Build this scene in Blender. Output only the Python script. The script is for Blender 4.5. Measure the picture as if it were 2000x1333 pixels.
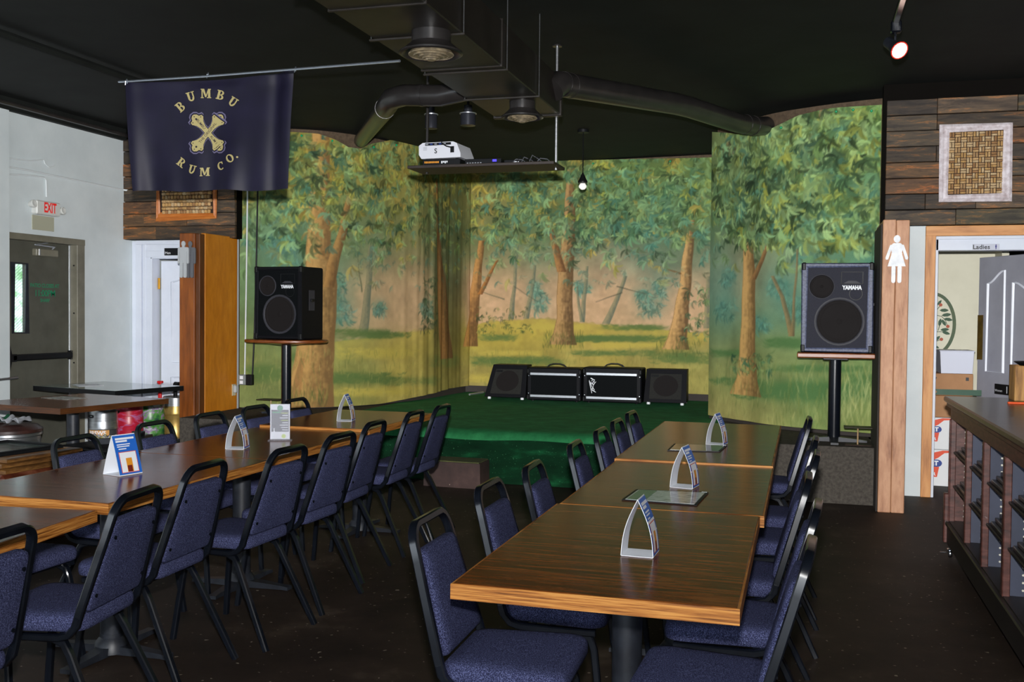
import bpy, math, random
import numpy as np
from mathutils import Vector, Matrix

random.seed(7); np.random.seed(7)
SC = bpy.context.scene
COL = SC.collection
for _o in list(bpy.data.objects):
    bpy.data.objects.remove(_o)

# ------------------------------------------------------------------ camera
FPX, YAW, PIT, ROL, CAMH = 1977.0, .2809, .0269, .0101, 1.489
F_ = Vector((-math.sin(YAW)*math.cos(PIT), math.cos(YAW)*math.cos(PIT), -math.sin(PIT)))
R0 = Vector((math.cos(YAW), math.sin(YAW), 0))
U0 = R0.cross(F_)
R_ = R0*math.cos(ROL) + U0*math.sin(ROL)
U_ = U0*math.cos(ROL) - R0*math.sin(ROL)
CO = Vector((0, 0, CAMH))
cam_d = bpy.data.cameras.new('camera')
cam = bpy.data.objects.new('camera', cam_d); COL.objects.link(cam)
cam_d.sensor_width = 36; cam_d.lens = FPX/2000*36; cam_d.clip_start = .05; cam_d.clip_end = 200
cam.matrix_world = Matrix(((R_.x, U_.x, -F_.x, CO.x), (R_.y, U_.y, -F_.y, CO.y), (R_.z, U_.z, -F_.z, CO.z), (0, 0, 0, 1)))
SC.camera = cam

def at(px, py, X=None, Y=None, Z=None, D=None):
    """a measured point of the place: view ray of a photograph pixel met with a known plane"""
    r = F_ + R_*((px-1000)/FPX) + U_*((666.5-py)/FPX)
    t = X/r.x if X is not None else Y/r.y if Y is not None else (Z-CAMH)/r.z if Z is not None else D
    return CO + r*t

# ------------------------------------------------------------------ world, lights, exposure
W = bpy.data.worlds.new('world'); SC.world = W; W.use_nodes = True
_bg = W.node_tree.nodes['Background']
_bg.inputs[0].default_value = (.80, .90, 1.0, 1); _bg.inputs[1].default_value = 5.0
# the photographer's flash, just above the lens
_l = bpy.data.lights.new('camera_flash', 'POINT'); _l.energy = 1; _l.shadow_soft_size = .035; _l.use_nodes = True
_nt = _l.node_tree
_fo = _nt.nodes.new('ShaderNodeLightFalloff'); _fo.inputs['Strength'].default_value = 31.5
_em = _nt.nodes['Emission']; _em.inputs['Color'].default_value = (1, .985, .97, 1)
_nt.links.new(_fo.outputs['Constant'], _em.inputs['Strength'])
_o = bpy.data.objects.new('camera_flash', _l); COL.objects.link(_o); _o.location = CO + U_*.19 + F_*.02
# added fill lamp, out of view behind the camera before the wall openings
_l = bpy.data.lights.new('added_fill_light', 'AREA'); _l.energy = 40; _l.shape = 'RECTANGLE'; _l.size = 6; _l.size_y = 1.7
_l.color = (.82, .91, 1)
_o = bpy.data.objects.new('added_fill_light', _l); COL.objects.link(_o)
_o.location = (-2.6, -3.86, 1.75); _o.rotation_euler = (math.radians(90), 0, 0)
vs = SC.view_settings
vs.view_transform = 'Standard'; vs.look = 'None'; vs.gamma = 1; vs.exposure = 0.0; vs.use_curve_mapping = False

# ------------------------------------------------------------------ materials
def lin(c):
    return tuple(((x/255)/12.92 if x/255 <= .04045 else ((x/255+.055)/1.055)**2.4) for x in c)
def C4(c): return (*lin(c), 1)
MATS = {}
def new_mat(name):
    m = bpy.data.materials.new(name); m.use_nodes = True; MATS[name] = m
    return m, m.node_tree, m.node_tree.nodes['Principled BSDF']
def mat(name, c, rough=.5, metal=0, spec=.5, emis=None, es=1, coat=0, alpha=1, trans=0):
    m, nt, b = new_mat(name)
    b.inputs['Base Color'].default_value = C4(c); b.inputs['Roughness'].default_value = rough
    b.inputs['Metallic'].default_value = metal; b.inputs['Specular IOR Level'].default_value = spec
    b.inputs['Coat Weight'].default_value = coat; b.inputs['Coat Roughness'].default_value = .1
    b.inputs['Alpha'].default_value = alpha; b.inputs['Transmission Weight'].default_value = trans
    if emis: b.inputs['Emission Color'].default_value = C4(emis); b.inputs['Emission Strength'].default_value = es
    # faint procedural unevenness
    tc = nt.nodes.new('ShaderNodeTexCoord'); n = nt.nodes.new('ShaderNodeTexNoise'); n.inputs['Scale'].default_value = 9
    nt.links.new(tc.outputs['Object'], n.inputs['Vector'])
    mr = nt.nodes.new('ShaderNodeMapRange'); mr.inputs['To Min'].default_value = max(0, rough-.06); mr.inputs['To Max'].default_value = min(1, rough+.06)
    nt.links.new(n.outputs['Fac'], mr.inputs['Value']); nt.links.new(mr.outputs['Result'], b.inputs['Roughness'])
    return m
def ramp_mat(name, stops, scale=5, stretch=(1, 1, 1), detail=6, rough=.5, bump=0., bdist=.01, spec=.5, coat=0, rnd=False, rndmix=None, dist=0, nrough=.6, metal=0, speck=None):
    """noise driven colour ramp; rnd shifts the pattern per object, rndmix varies the tint per object"""
    m, nt, b = new_mat(name); N = nt.nodes; L = nt.links
    tc = N.new('ShaderNodeTexCoord'); mp = N.new('ShaderNodeMapping'); mp.inputs['Scale'].default_value = stretch
    vec = tc.outputs['Object']
    if rnd:
        oi = N.new('ShaderNodeObjectInfo'); mu = N.new('ShaderNodeMath'); mu.operation = 'MULTIPLY'; mu.inputs[1].default_value = 57
        L.new(oi.outputs['Random'], mu.inputs[0]); ad = N.new('ShaderNodeVectorMath'); ad.operation = 'ADD'
        L.new(vec, ad.inputs[0]); L.new(mu.outputs[0], ad.inputs[1]); vec = ad.outputs[0]
    L.new(vec, mp.inputs['Vector'])
    n = N.new('ShaderNodeTexNoise'); n.inputs['Scale'].default_value = scale; n.inputs['Detail'].default_value = detail
    n.inputs['Roughness'].default_value = nrough; n.inputs['Distortion'].default_value = dist
    L.new(mp.outputs['Vector'], n.inputs['Vector'])
    cr = N.new('ShaderNodeValToRGB'); el = cr.color_ramp.elements
    while len(el) < len(stops): el.new(.5)
    for e, (p, c) in zip(el, stops): e.position = p; e.color = C4(c)
    L.new(n.outputs['Fac'], cr.inputs['Fac']); col = cr.outputs['Color']
    if rndmix:
        cr2 = N.new('ShaderNodeValToRGB'); e2 = cr2.color_ramp.elements; cr2.color_ramp.interpolation = 'CONSTANT'
        while len(e2) < len(rndmix): e2.new(.5)
        for i, (e, c) in enumerate(zip(e2, rndmix)): e.position = i/len(rndmix); e.color = C4(c)
        oi2 = N.new('ShaderNodeObjectInfo'); L.new(oi2.outputs['Random'], cr2.inputs['Fac'])
        mx = N.new('ShaderNodeMix'); mx.data_type = 'RGBA'; mx.blend_type = 'MULTIPLY'; mx.inputs[0].default_value = 1
        L.new(col, mx.inputs[6]); L.new(cr2.outputs['Color'], mx.inputs[7]); col = mx.outputs[2]
    if speck:
        sc_, c_, th = speck
        n2 = N.new('ShaderNodeTexNoise'); n2.inputs['Scale'].default_value = sc_; n2.inputs['Detail'].default_value = 1
        L.new(tc.outputs['Object'], n2.inputs['Vector'])
        r2 = N.new('ShaderNodeValToRGB'); r2.color_ramp.elements[0].position = th; r2.color_ramp.elements[1].position = th+.05
        L.new(n2.outputs['Fac'], r2.inputs['Fac'])
        mx2 = N.new('ShaderNodeMix'); mx2.data_type = 'RGBA'; L.new(r2.outputs['Color'], mx2.inputs[0])
        L.new(col, mx2.inputs[6]); mx2.inputs[7].default_value = C4(c_); col = mx2.outputs[2]
    L.new(col, b.inputs['Base Color'])
    b.inputs['Roughness'].default_value = rough; b.inputs['Specular IOR Level'].default_value = spec; b.inputs['Metallic'].default_value = metal
    b.inputs['Coat Weight'].default_value = coat; b.inputs['Coat Roughness'].default_value = .12
    if bump:
        bp = N.new('ShaderNodeBump'); bp.inputs['Strength'].default_value = bump; bp.inputs['Distance'].default_value = bdist
        L.new(n.outputs['Fac'], bp.inputs['Height']); L.new(bp.outputs['Normal'], b.inputs['Normal'])
    return m
def glass_mat(name, c=(235, 245, 245), rough=.02):
    m, nt, b = new_mat(name)
    b.inputs['Base Color'].default_value = C4(c); b.inputs['Roughness'].default_value = rough
    b.inputs['Transmission Weight'].default_value = 1; b.inputs['IOR'].default_value = 1.2
    return m

floor_m = ramp_mat('floor_paint', [(.28, (24, 18, 13)), (.46, (38, 29, 23)), (.58, (46, 36, 29)), (.72, (72, 62, 52))], 1.9, detail=10, rough=.62, bump=.15, bdist=.01, spec=.25, nrough=.68, speck=(34, (128, 118, 104), .71))
ceil_m = ramp_mat('black_ceiling', [(.3, (16, 18, 17)), (.7, (28, 31, 29))], 3, rough=.75, spec=.25)
wallw_m = ramp_mat('white_wall_paint', [(.3, (196, 205, 208)), (.7, (212, 220, 222))], 2.4, rough=.6, bump=.1, bdist=.004)
whitetrim_m = ramp_mat('white_trim_paint', [(.3, (205, 212, 226)), (.7, (218, 224, 236))], 3, rough=.4, spec=.4)
plank_m = ramp_mat('reclaimed_plank', [(.26, (40, 34, 30)), (.40, (64, 54, 46)), (.50, (90, 77, 64)), (.565, (104, 86, 66)), (.60, (164, 112, 66)), (.635, (92, 78, 64)), (.72, (58, 50, 43))], 2.6, (1.3, 5, 9), 10, .7, .5, .006, nrough=.68, dist=.5, rnd=True, rndmix=[(255, 245, 232), (172, 168, 164), (255, 214, 172), (140, 138, 132), (214, 214, 206), (180, 172, 158), (255, 224, 180), (196, 206, 190)])
plankback_m = mat('plank_backing', (16, 14, 12), .85, spec=.05)
post_m = ramp_mat('red_brown_post', [(.3, (92, 48, 16)), (.55, (138, 74, 24)), (.75, (165, 96, 36))], 3, (6, 6, .7), 7, .45, .2, .003)
postp_m = ramp_mat('pink_pine_post', [(.25, (128, 82, 58)), (.42, (182, 130, 96)), (.6, (204, 154, 118)), (.72, (176, 120, 88)), (.8, (140, 92, 70))], 3.5, (5, 5, 1.0), 8, .55, .2, .003, rnd=True)
pine_m = ramp_mat('knotty_pine', [(.25, (150, 92, 46)), (.5, (205, 142, 82)), (.75, (222, 166, 104))], 2.5, (7, 7, .9), 7, .5, .15, .003, rnd=True)
pineh_m = ramp_mat('knotty_pine_header', [(.25, (150, 92, 46)), (.5, (205, 142, 82)), (.75, (222, 166, 104))], 2.5, (.9, 7, 7), 7, .5, .15, .003)
orange_m = ramp_mat('orange_panel_paint', [(.25, (176, 104, 16)), (.6, (200, 124, 26)), (.8, (212, 140, 44))], 6, (3, 3, 1), 8, .5, .3, .004, speck=(70, (232, 190, 110), .8))
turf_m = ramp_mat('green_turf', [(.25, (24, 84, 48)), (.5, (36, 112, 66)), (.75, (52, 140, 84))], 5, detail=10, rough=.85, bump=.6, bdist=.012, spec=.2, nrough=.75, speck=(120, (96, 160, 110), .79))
riser_m = ramp_mat('shaded_green_riser', [(.3, (6, 32, 18)), (.55, (10, 46, 26)), (.72, (20, 80, 46))], 3, (1, 1, 3), 9, .9, .5, .01, spec=.1, speck=(90, (70, 130, 90), .72))
carpet_m = ramp_mat('grey_carpet', [(.3, (62, 58, 54)), (.7, (92, 87, 80))], 40, detail=8, rough=.95, bump=.5, bdist=.006, spec=.1)
top_m = ramp_mat('dark_oak_top', [(.30, (38, 16, 6)), (.42, (84, 40, 15)), (.54, (120, 61, 24)), (.70, (154, 86, 38))], 3.2, (1, 13, 6), 9, .2, .06, .002, spec=.16, dist=.5, nrough=.7)
edge_m = ramp_mat('oak_edge_band', [(.34, (92, 50, 18)), (.47, (168, 104, 44)), (.62, (204, 142, 70))], 5, (1.2, 1.2, 45), 8, .45, .2, .002, spec=.3)
fabric_m = ramp_mat('navy_fabric', [(.34, (30, 32, 54)), (.5, (52, 55, 86)), (.66, (104, 110, 150))], 330, detail=3, rough=.9, bump=.3, bdist=.0015, spec=.12)
frame_m = ramp_mat('black_enamel', [(.3, (11, 14, 20)), (.7, (18, 22, 30))], 14, rough=.22, spec=.45)
blackmetal_m = ramp_mat('black_iron', [(.3, (24, 26, 32)), (.7, (40, 44, 52))], 20, rough=.45, spec=.45)
duct_m = ramp_mat('black_duct_paint', [(.3, (30, 26, 22)), (.7, (46, 41, 36))], 6, rough=.42, spec=.5, bump=.1)
pipe_m = ramp_mat('black_pipe_paint', [(.3, (34, 32, 32)), (.7, (50, 47, 46))], 7, rough=.3, spec=.6)
blackplastic_m = mat('black_plastic', (20, 21, 23), .45, spec=.2)
blackvinyl_m = ramp_mat('black_tolex', [(.3, (12, 12, 15)), (.7, (22, 23, 28))], 180, rough=.5, bump=.3, bdist=.001, spec=.12)
bluevinyl_m = ramp_mat('worn_blue_tolex', [(.3, (44, 50, 72)), (.7, (92, 100, 130))], 60, rough=.5, bump=.3, bdist=.001)
grille_m = ramp_mat('speaker_grille', [(.35, (26, 27, 36)), (.65, (46, 47, 60))], 260, rough=.6, spec=.15)
grilleb_m = ramp_mat('dark_grille_cloth', [(.35, (8, 10, 12)), (.65, (18, 21, 23))], 200, rough=.7, spec=.06)
greygrille_m = ramp_mat('grey_grille', [(.35, (38, 38, 37)), (.65, (52, 52, 50))], 200, rough=.8, spec=.05)
cone_m = mat('speaker_cone', (32, 29, 29), .7, spec=.1)
surround_m = mat('speaker_surround', (54, 54, 60), .5, spec=.2)
chrome_m = mat('chrome', (200, 205, 212), .18, metal=1)
alu_m = ramp_mat('brushed_aluminium', [(.3, (170, 176, 184)), (.7, (210, 214, 220))], 30, (1, 20, 20), rough=.35, metal=.7)
steel_m = ramp_mat('brushed_steel', [(.3, (150, 152, 156)), (.7, (200, 203, 206))], 10, (1, 1, 30), rough=.32, metal=.9)
gold_m = ramp_mat('gold_keg_paint', [(.3, (150, 122, 62)), (.7, (190, 160, 92))], 12, rough=.35, metal=.6)
redkeg_m = ramp_mat('red_keg_wrap', [(.3, (150, 20, 45)), (.5, (185, 30, 55)), (.62, (170, 110, 160)), (.7, (150, 30, 60))], 7, (1, 1, 2.5), 3, .35, dist=.8)
greenkeg_m = ramp_mat('green_keg_wrap', [(.34, (36, 56, 62)), (.43, (56, 118, 56)), (.52, (92, 150, 72)), (.57, (140, 108, 156)), (.63, (180, 190, 186))], 10, detail=4, rough=.35, dist=.8)
white_m = mat('white_paint', (232, 235, 240), .5)
card_m = mat('white_card', (238, 241, 247), .55)
blueprint_m = mat('blue_print', (36, 104, 200), .45)
redline_m = mat('red_print', (214, 82, 52), .5)
amber_m = mat('amber_print', (228, 150, 40), .5)
darkred_m = mat('dark_red_print', (120, 36, 22), .5)
greenprint_m = mat('green_print', (30, 150, 92), .5)
yellowprint_m = mat('yellow_print', (190, 214, 60), .5)
blackprint_m = mat('black_print', (20, 24, 28), .5)
greyprint_m = mat('grey_print', (150, 154, 160), .5)
door_m = ramp_mat('grey_door_paint', [(.3, (74, 74, 66)), (.7, (88, 88, 79))], 4, rough=.5, spec=.3)
doorframe_m = ramp_mat('grey_frame_paint', [(.3, (100, 97, 84)), (.7, (122, 119, 104))], 6, rough=.5)
greydoor_m = ramp_mat('light_grey_door', [(.3, (152, 153, 164)), (.7, (166, 167, 178))], 4, rough=.5)
lightpost_m = mat('satin_white', (226, 230, 240), .45)
cream_m = ramp_mat('cream_wall', [(.3, (206, 203, 182)), (.7, (218, 215, 194))], 3, rough=.65)
stencil_m = mat('green_stencil', (16, 128, 88), .6)
exitred_m = mat('exit_red', (214, 44, 40), .4, emis=(214, 30, 30), es=.25)
plasticw_m = mat('offwhite_plastic', (206, 208, 204), .45)
beige_m = mat('beige_placard', (168, 168, 148), .6)
greensign_m = mat('green_poster', (18, 142, 72), .5)
brass_m = mat('brass', (200, 150, 60), .3, metal=1)
flag_m = ramp_mat('navy_flag_satin', [(.3, (20, 18, 36)), (.7, (29, 26, 49))], 5, rough=.5, spec=.25)
goldprint_m = mat('gold_flag_print', (178, 164, 108), .6)
outline_m = mat('lilac_flag_outline', (104, 98, 128), .6)
mouldgrey_m = mat('figure_grey', (176, 180, 184), .45)
darkgrey_m = mat('figure_back_grey', (96, 98, 104), .5)
marble_m = ramp_mat('figure_marble', [(.3, (196, 200, 206)), (.7, (240, 242, 245))], 14, rough=.35)
cork_m = ramp_mat('wine_cork', [(.3, (164, 140, 108)), (.6, (200, 178, 142)), (.8, (222, 206, 174))], 60, rough=.8, rnd=True, rndmix=[(255, 250, 240), (220, 200, 175), (240, 215, 170), (200, 170, 140), (255, 235, 205)])
corkback_m = mat('cork_backing', (52, 36, 24), .8)
framew_m = ramp_mat('whitewashed_frame', [(.3, (176, 160, 162)), (.6, (218, 210, 214)), (.8, (228, 222, 228))], 3, (8, 8, 8), rough=.5)
frameo_m = ramp_mat('orange_wood_frame', [(.3, (166, 88, 30)), (.7, (204, 124, 54))], 3, (2, 2, 12), rough=.4)
proj_m = mat('projector_white', (222, 224, 232), .4)
shelf_m = ramp_mat('dark_shelf_wood', [(.3, (36, 28, 24)), (.7, (58, 47, 40))], 5, (1, 6, 6), rough=.5)
led_m = mat('blue_led', (60, 50, 240), .4, emis=(70, 60, 255), es=1.5)
lens_m = mat('lit_spot_lens', (255, 230, 220), .4, emis=(255, 220, 205), es=6)
redrim_m = mat('spot_red_rim', (150, 30, 24), .4, emis=(255, 60, 40), es=.6)
bulb_m = mat('white_bulb', (246, 246, 244), .25, emis=(255, 250, 240), es=.5)
cabinet_m = ramp_mat('mahogany_cabinet', [(.3, (54, 34, 30)), (.5, (84, 50, 44)), (.75, (116, 74, 66))], 4, (3, 3, 12), 7, .4, .1, .002)
cabtop_m = ramp_mat('dark_counter_top', [(.3, (62, 48, 38)), (.7, (92, 74, 58))], 4, (1, 10, 4), 8, .28, .05, .002)
cabdark_m = ramp_mat('dark_cabinet_base', [(.3, (24, 20, 19)), (.7, (42, 36, 34))], 5, rough=.45)
cabback_m = ramp_mat('blue_grey_back', [(.3, (50, 55, 72)), (.7, (62, 68, 88))], 4, rough=.6)
pin_m = mat('shelf_pin', (206, 204, 190), .5)
menu_m = mat('dark_menu_cover', (44, 42, 42), .3)
menug_m = ramp_mat('menu_print', [(.34, (110, 112, 110)), (.44, (186, 190, 190)), (.7, (228, 230, 232))], 26, (1, 3, 1), rough=.12, spec=.7)
menud_m = ramp_mat('menu_print_dark', [(.35, (40, 44, 42)), (.55, (84, 80, 74)), (.75, (126, 122, 116))], 16, (1, 4, 1), rough=.12, spec=.7)
cardboard_m = ramp_mat('cardboard', [(.3, (160, 116, 78)), (.7, (178, 132, 92))], 5, rough=.75)
boxw_m = mat('white_box_card', (226, 228, 230), .6)
boxred_m = mat('box_orange_red', (222, 74, 34), .55)
boxblue_m = mat('box_blue', (30, 62, 140), .55)
bin_m = mat('white_bin', (200, 204, 220), .4)
greenribbon_m = mat('green_tape', (22, 74, 50), .5)
leaf_m = mat('wreath_leaf', (62, 88, 68), .7); ring_m = ramp_mat('wreath_ring', [(.3, (92, 100, 70)), (.7, (66, 92, 74))], 3, rough=.7); berry_m = mat('wreath_berry', (168, 74, 42), .6)
orangep_m = mat('orange_plastic', (240, 92, 40), .4)
redp_m = mat('red_plastic', (206, 30, 34), .4)
clear_m = mat('clear_plastic', (214, 214, 226), .15, alpha=.22)
glass_m = glass_mat('window_glass')
glasst_m = mat('glass_table_top', (120, 140, 134), .06, spec=.8)
paper_m = ramp_mat('printed_paper', [(.4, (110, 110, 106)), (.55, (196, 196, 190))], 22, (1, 3, 1), rough=.4)
trunk_m = ramp_mat('old_trunk_leather', [(.3, (40, 20, 14)), (.5, (88, 42, 26)), (.66, (128, 78, 56)), (.8, (60, 34, 24))], 7, detail=7, rough=.3, spec=.6)
framebrown_m = ramp_mat('brown_gilt_frame', [(.3, (70, 44, 22)), (.6, (122, 84, 44)), (.8, (176, 132, 70))], 5, (3, 3, 14), 6, .35)
mirror_m = mat('picture_glass', (96, 110, 104), .12, spec=.8)
stepm_m = ramp_mat('worn_brown_step', [(.3, (44, 30, 28)), (.6, (70, 50, 46)), (.8, (92, 70, 64))], 5, detail=8, rough=.7, bump=.4, bdist=.006, speck=(60, (170, 150, 140), .8))
stepg_m = ramp_mat('step_turf', [(.3, (52, 58, 28)), (.7, (86, 88, 48))], 9, detail=8, rough=.85, bump=.4)
hedge_m = ramp_mat('outdoor_hedge', [(.35, (120, 160, 105)), (.5, (200, 216, 188)), (.65, (245, 247, 240))], 6, detail=8, rough=.9)  # greens mixed toward white; the bright daylight outside is put into the colour
concrete_m = ramp_mat('outdoor_concrete', [(.3, (170, 168, 160)), (.7, (205, 202, 195))], 3, rough=.9)
conduit_m = mat('white_conduit', (210, 216, 218), .5)
silver_m = mat('silver_wire', (176, 184, 196), .3, metal=.8)
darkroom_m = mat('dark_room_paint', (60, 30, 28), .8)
greywall_m = mat('hall_wall_paint', (120, 118, 112), .7)
brownstrip_m = ramp_mat('brown_hessian', [(.3, (70, 56, 42)), (.7, (96, 80, 62))], 30, rough=.9)
basedark_m = mat('dark_base_strip', (52, 46, 42), .8)

# ------------------------------------------------------------------ mesh helpers
class MB:
    def __init__(s): s.v = []; s.f = []
    def add(s, vs, fs):
        n = len(s.v); s.v += [tuple(v) for v in vs]; s.f += [tuple(i+n for i in f) for f in fs]; return s
    def box(s, x0, x1, y0, y1, z0, z1):
        return s.add([(x0, y0, z0), (x1, y0, z0), (x1, y1, z0), (x0, y1, z0), (x0, y0, z1), (x1, y0, z1), (x1, y1, z1), (x0, y1, z1)],
                     [(3, 2, 1, 0), (4, 5, 6, 7), (0, 1, 5, 4), (1, 2, 6, 5), (2, 3, 7, 6), (3, 0, 4, 7)])
    def rbox(s, x0, x1, y0, y1, z0, z1, b=.005):
        b = min(b, (x1-x0)*.45, (y1-y0)*.45, (z1-z0)*.45)
        X = (x0, x1); Y = (y0, y1); Z = (z0, z1); vs = []; idx = {}
        for i in (0, 1):
            for j in (0, 1):
                for k in (0, 1):
                    sx, sy, sz = 1-2*i, 1-2*j, 1-2*k
                    for a in range(3):
                        p = [X[i]+sx*b, Y[j]+sy*b, Z[k]+sz*b]; p[a] = (X[i], Y[j], Z[k])[a]
                        idx[i, j, k, a] = len(vs); vs.append(p)
        fs = []
        def q(l): fs.append(tuple(idx[c] for c in l))
        q([(0, 0, 0, 0), (0, 0, 1, 0), (0, 1, 1, 0), (0, 1, 0, 0)]); q([(1, 0, 0, 0), (1, 1, 0, 0), (1, 1, 1, 0), (1, 0, 1, 0)])
        q([(0, 0, 0, 1), (1, 0, 0, 1), (1, 0, 1, 1), (0, 0, 1, 1)]); q([(0, 1, 0, 1), (0, 1, 1, 1), (1, 1, 1, 1), (1, 1, 0, 1)])
        q([(0, 0, 0, 2), (0, 1, 0, 2), (1, 1, 0, 2), (1, 0, 0, 2)]); q([(0, 0, 1, 2), (1, 0, 1, 2), (1, 1, 1, 2), (0, 1, 1, 2)])
        for i in (0, 1):
            for j in (0, 1):
                q([(i, j, 0, 0), (i, j, 1, 0), (i, j, 1, 1), (i, j, 0, 1)])
                q([(i, 0, j, 0), (i, 1, j, 0), (i, 1, j, 2), (i, 0, j, 2)])
                q([(0, i, j, 1), (1, i, j, 1), (1, i, j, 2), (0, i, j, 2)])
        for i in (0, 1):
            for j in (0, 1):
                for k in (0, 1): q([(i, j, k, 0), (i, j, k, 1), (i, j, k, 2)])
        return s.add(vs, fs)
    def sweep(s, pts, sec, ref=None, closed=False, cap=True):
        """sec: list of (a,b) offsets; ref: fixed side vector (planar paths) or None for transported frames"""
        pts = [Vector(p) for p in pts]; n = len(pts); m = len(sec); vs = []
        prev = None
        for i, p in enumerate(pts):
            if closed: t = pts[(i+1) % n]-pts[i-1]
            else: t = pts[min(i+1, n-1)]-pts[max(i-1, 0)]
            t.normalize()
            if ref is not None: a = Vector(ref) - t*Vector(ref).dot(t); a.normalize()
            elif prev is None:
                a = t.orthogonal().normalized() if abs(t.z) > .9 else Vector((0, 0, 1)).cross(t).normalized()
            else: a = prev - t*prev.dot(t); a.normalize()
            prev = a; b = t.cross(a)
            # keep thickness through mitres
            k = 1.0
            if 0 < i < n-1 or closed:
                d1 = (pts[i]-pts[i-1]).normalized(); c = max(.5, d1.dot(t)); k = 1/c
            for (u, w) in sec: vs.append(p + a*u + b*w*k if ref is not None else p + a*u + b*w)
        fs = []
        for i in range(n if closed else n-1):
            j = (i+1) % n
            for q in range(m):
                r = (q+1) % m; fs.append((i*m+q, i*m+r, j*m+r, j*m+q))
        if cap and not closed: fs.append(tuple(range(m-1, -1, -1))); fs.append(tuple((n-1)*m+q for q in range(m)))
        return s.add(vs, fs)
    def tube(s, pts, r, n=10, closed=False):
        return s.sweep(pts, [(r*math.cos(2*math.pi*i/n), r*math.sin(2*math.pi*i/n)) for i in range(n)], None, closed)
    def cone_tube(s, p0, p1, r0, r1, n=12):
        p0 = Vector(p0); p1 = Vector(p1); t = (p1-p0).normalized(); a = t.orthogonal().normalized(); b = t.cross(a); vs = []
        for p, r in ((p0, r0), (p1, r1)):
            for i in range(n): vs.append(p + a*r*math.cos(2*math.pi*i/n) + b*r*math.sin(2*math.pi*i/n))
        return s.add(vs, [(i, (i+1) % n, n+(i+1) % n, n+i) for i in range(n)] + [tuple(range(n-1, -1, -1)), tuple(range(n, 2*n))])
    def lathe(s, prof, n=24, c=(0, 0, 0), M=None, sx=1, sy=1):
        vs = []
        for (r, z) in prof:
            for i in range(n):
                a = 2*math.pi*i/n; p = Vector((r*math.cos(a)*sx, r*math.sin(a)*sy, z))
                vs.append((M @ p if M else p) + Vector(c))
        fs = []
        for k in range(len(prof)-1):
            for i in range(n): fs.append((k*n+i, k*n+(i+1) % n, (k+1)*n+(i+1) % n, (k+1)*n+i))
        if prof[0][0] > 1e-6: fs.append(tuple(range(n-1, -1, -1)))
        if prof[-1][0] > 1e-6: fs.append(tuple((len(prof)-1)*n+i for i in range(n)))
        return s.add(vs, fs)
    def prism(s, poly, d0, d1, fn):
        """poly in (u,v); fn(u,v,d) -> point"""
        n = len(poly); vs = [fn(u, v, d0) for u, v in poly]+[fn(u, v, d1) for u, v in poly]
        return s.add(vs, [tuple(range(n-1, -1, -1)), tuple(range(n, 2*n))]+[(i, (i+1) % n, n+(i+1) % n, n+i) for i in range(n)])
    def cushion(s, outline, layers, fn):
        """outline (u,v) centred; layers [(scale inset, d)]; closed with centre fans"""
        n = len(outline); cu = sum(p[0] for p in outline)/n; cv = sum(p[1] for p in outline)/n; vs = []
        for k, d in layers:
            for u, v in outline: vs.append(fn(cu+(u-cu)*k, cv+(v-cv)*k, d))
        fs = []
        for l in range(len(layers)-1):
            for i in range(n): fs.append((l*n+i, l*n+(i+1) % n, (l+1)*n+(i+1) % n, (l+1)*n+i))
        fs.append(tuple(range(n-1, -1, -1))); fs.append(tuple((len(layers)-1)*n+i for i in range(n)))
        return s.add(vs, fs)
    def grid(s, fn, nu, nv):
        vs = [fn(i/nu, j/nv) for j in range(nv+1) for i in range(nu+1)]
        return s.add(vs, [(j*(nu+1)+i, j*(nu+1)+i+1, (j+1)*(nu+1)+i+1, (j+1)*(nu+1)+i) for j in range(nv) for i in range(nu)])
    def build(s, name, m, parent=None, world=False, origin=None, smooth=35):
        me = bpy.data.meshes.new(name); vs = s.v
        if world and parent is not None:
            Mi = wm(parent).inverted(); vs = [Mi @ Vector(v) for v in vs]
        if origin is not None:
            oo = Vector(origin); vs = [Vector(v)-oo for v in vs]
        me.from_pydata([tuple(v) for v in vs], [], s.f); me.update()
        import bmesh
        bm = bmesh.new(); bm.from_mesh(me); bmesh.ops.recalc_face_normals(bm, faces=bm.faces); bm.to_mesh(me); bm.free()
        if smooth:
            me.shade_smooth(); me.set_sharp_from_angle(angle=math.radians(smooth))
        me.materials.append(m if isinstance(m, bpy.types.Material) else MATS[m])
        o = bpy.data.objects.new(name, me); COL.objects.link(o)
        if origin is not None: o.location = origin
        if parent is not None: o.parent = parent
        return o
def wm(o):
    b = Matrix.Translation(o.location) @ o.rotation_euler.to_matrix().to_4x4()
    return (wm(o.parent) @ b) if o.parent else b
def tag(o, label=None, cat=None, group=None, kind=None):
    if label: o['label'] = label
    if cat: o['category'] = cat
    if group: o['group'] = group
    if kind: o['kind'] = kind
    return o
def thing(name, label, cat, loc, rz=0, group=None):
    o = bpy.data.objects.new(name, None); COL.objects.link(o); o.empty_display_size = .1
    o.location = loc; o.rotation_euler = (0, 0, rz)
    return tag(o, label, cat, group)
def struct(name, mb, m, label=None, smooth=35):
    o = mb.build(name, m, smooth=smooth); o['kind'] = 'structure'
    if label: o['label'] = label
    return o
def copy_tree(o, parent=None):
    c = o.copy(); COL.objects.link(c); c.parent = parent
    for ch in list(o.children): copy_tree(ch, c)
    return c
def shared(o, name, parent, loc=(0, 0, 0), rot=(0, 0, 0)):
    c = o.copy(); c.name = name; COL.objects.link(c); c.parent = parent; c.location = loc; c.rotation_euler = rot
    return c
def B(*a): return MB().box(*a)
def RB(*a): return MB().rbox(*a)
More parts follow.
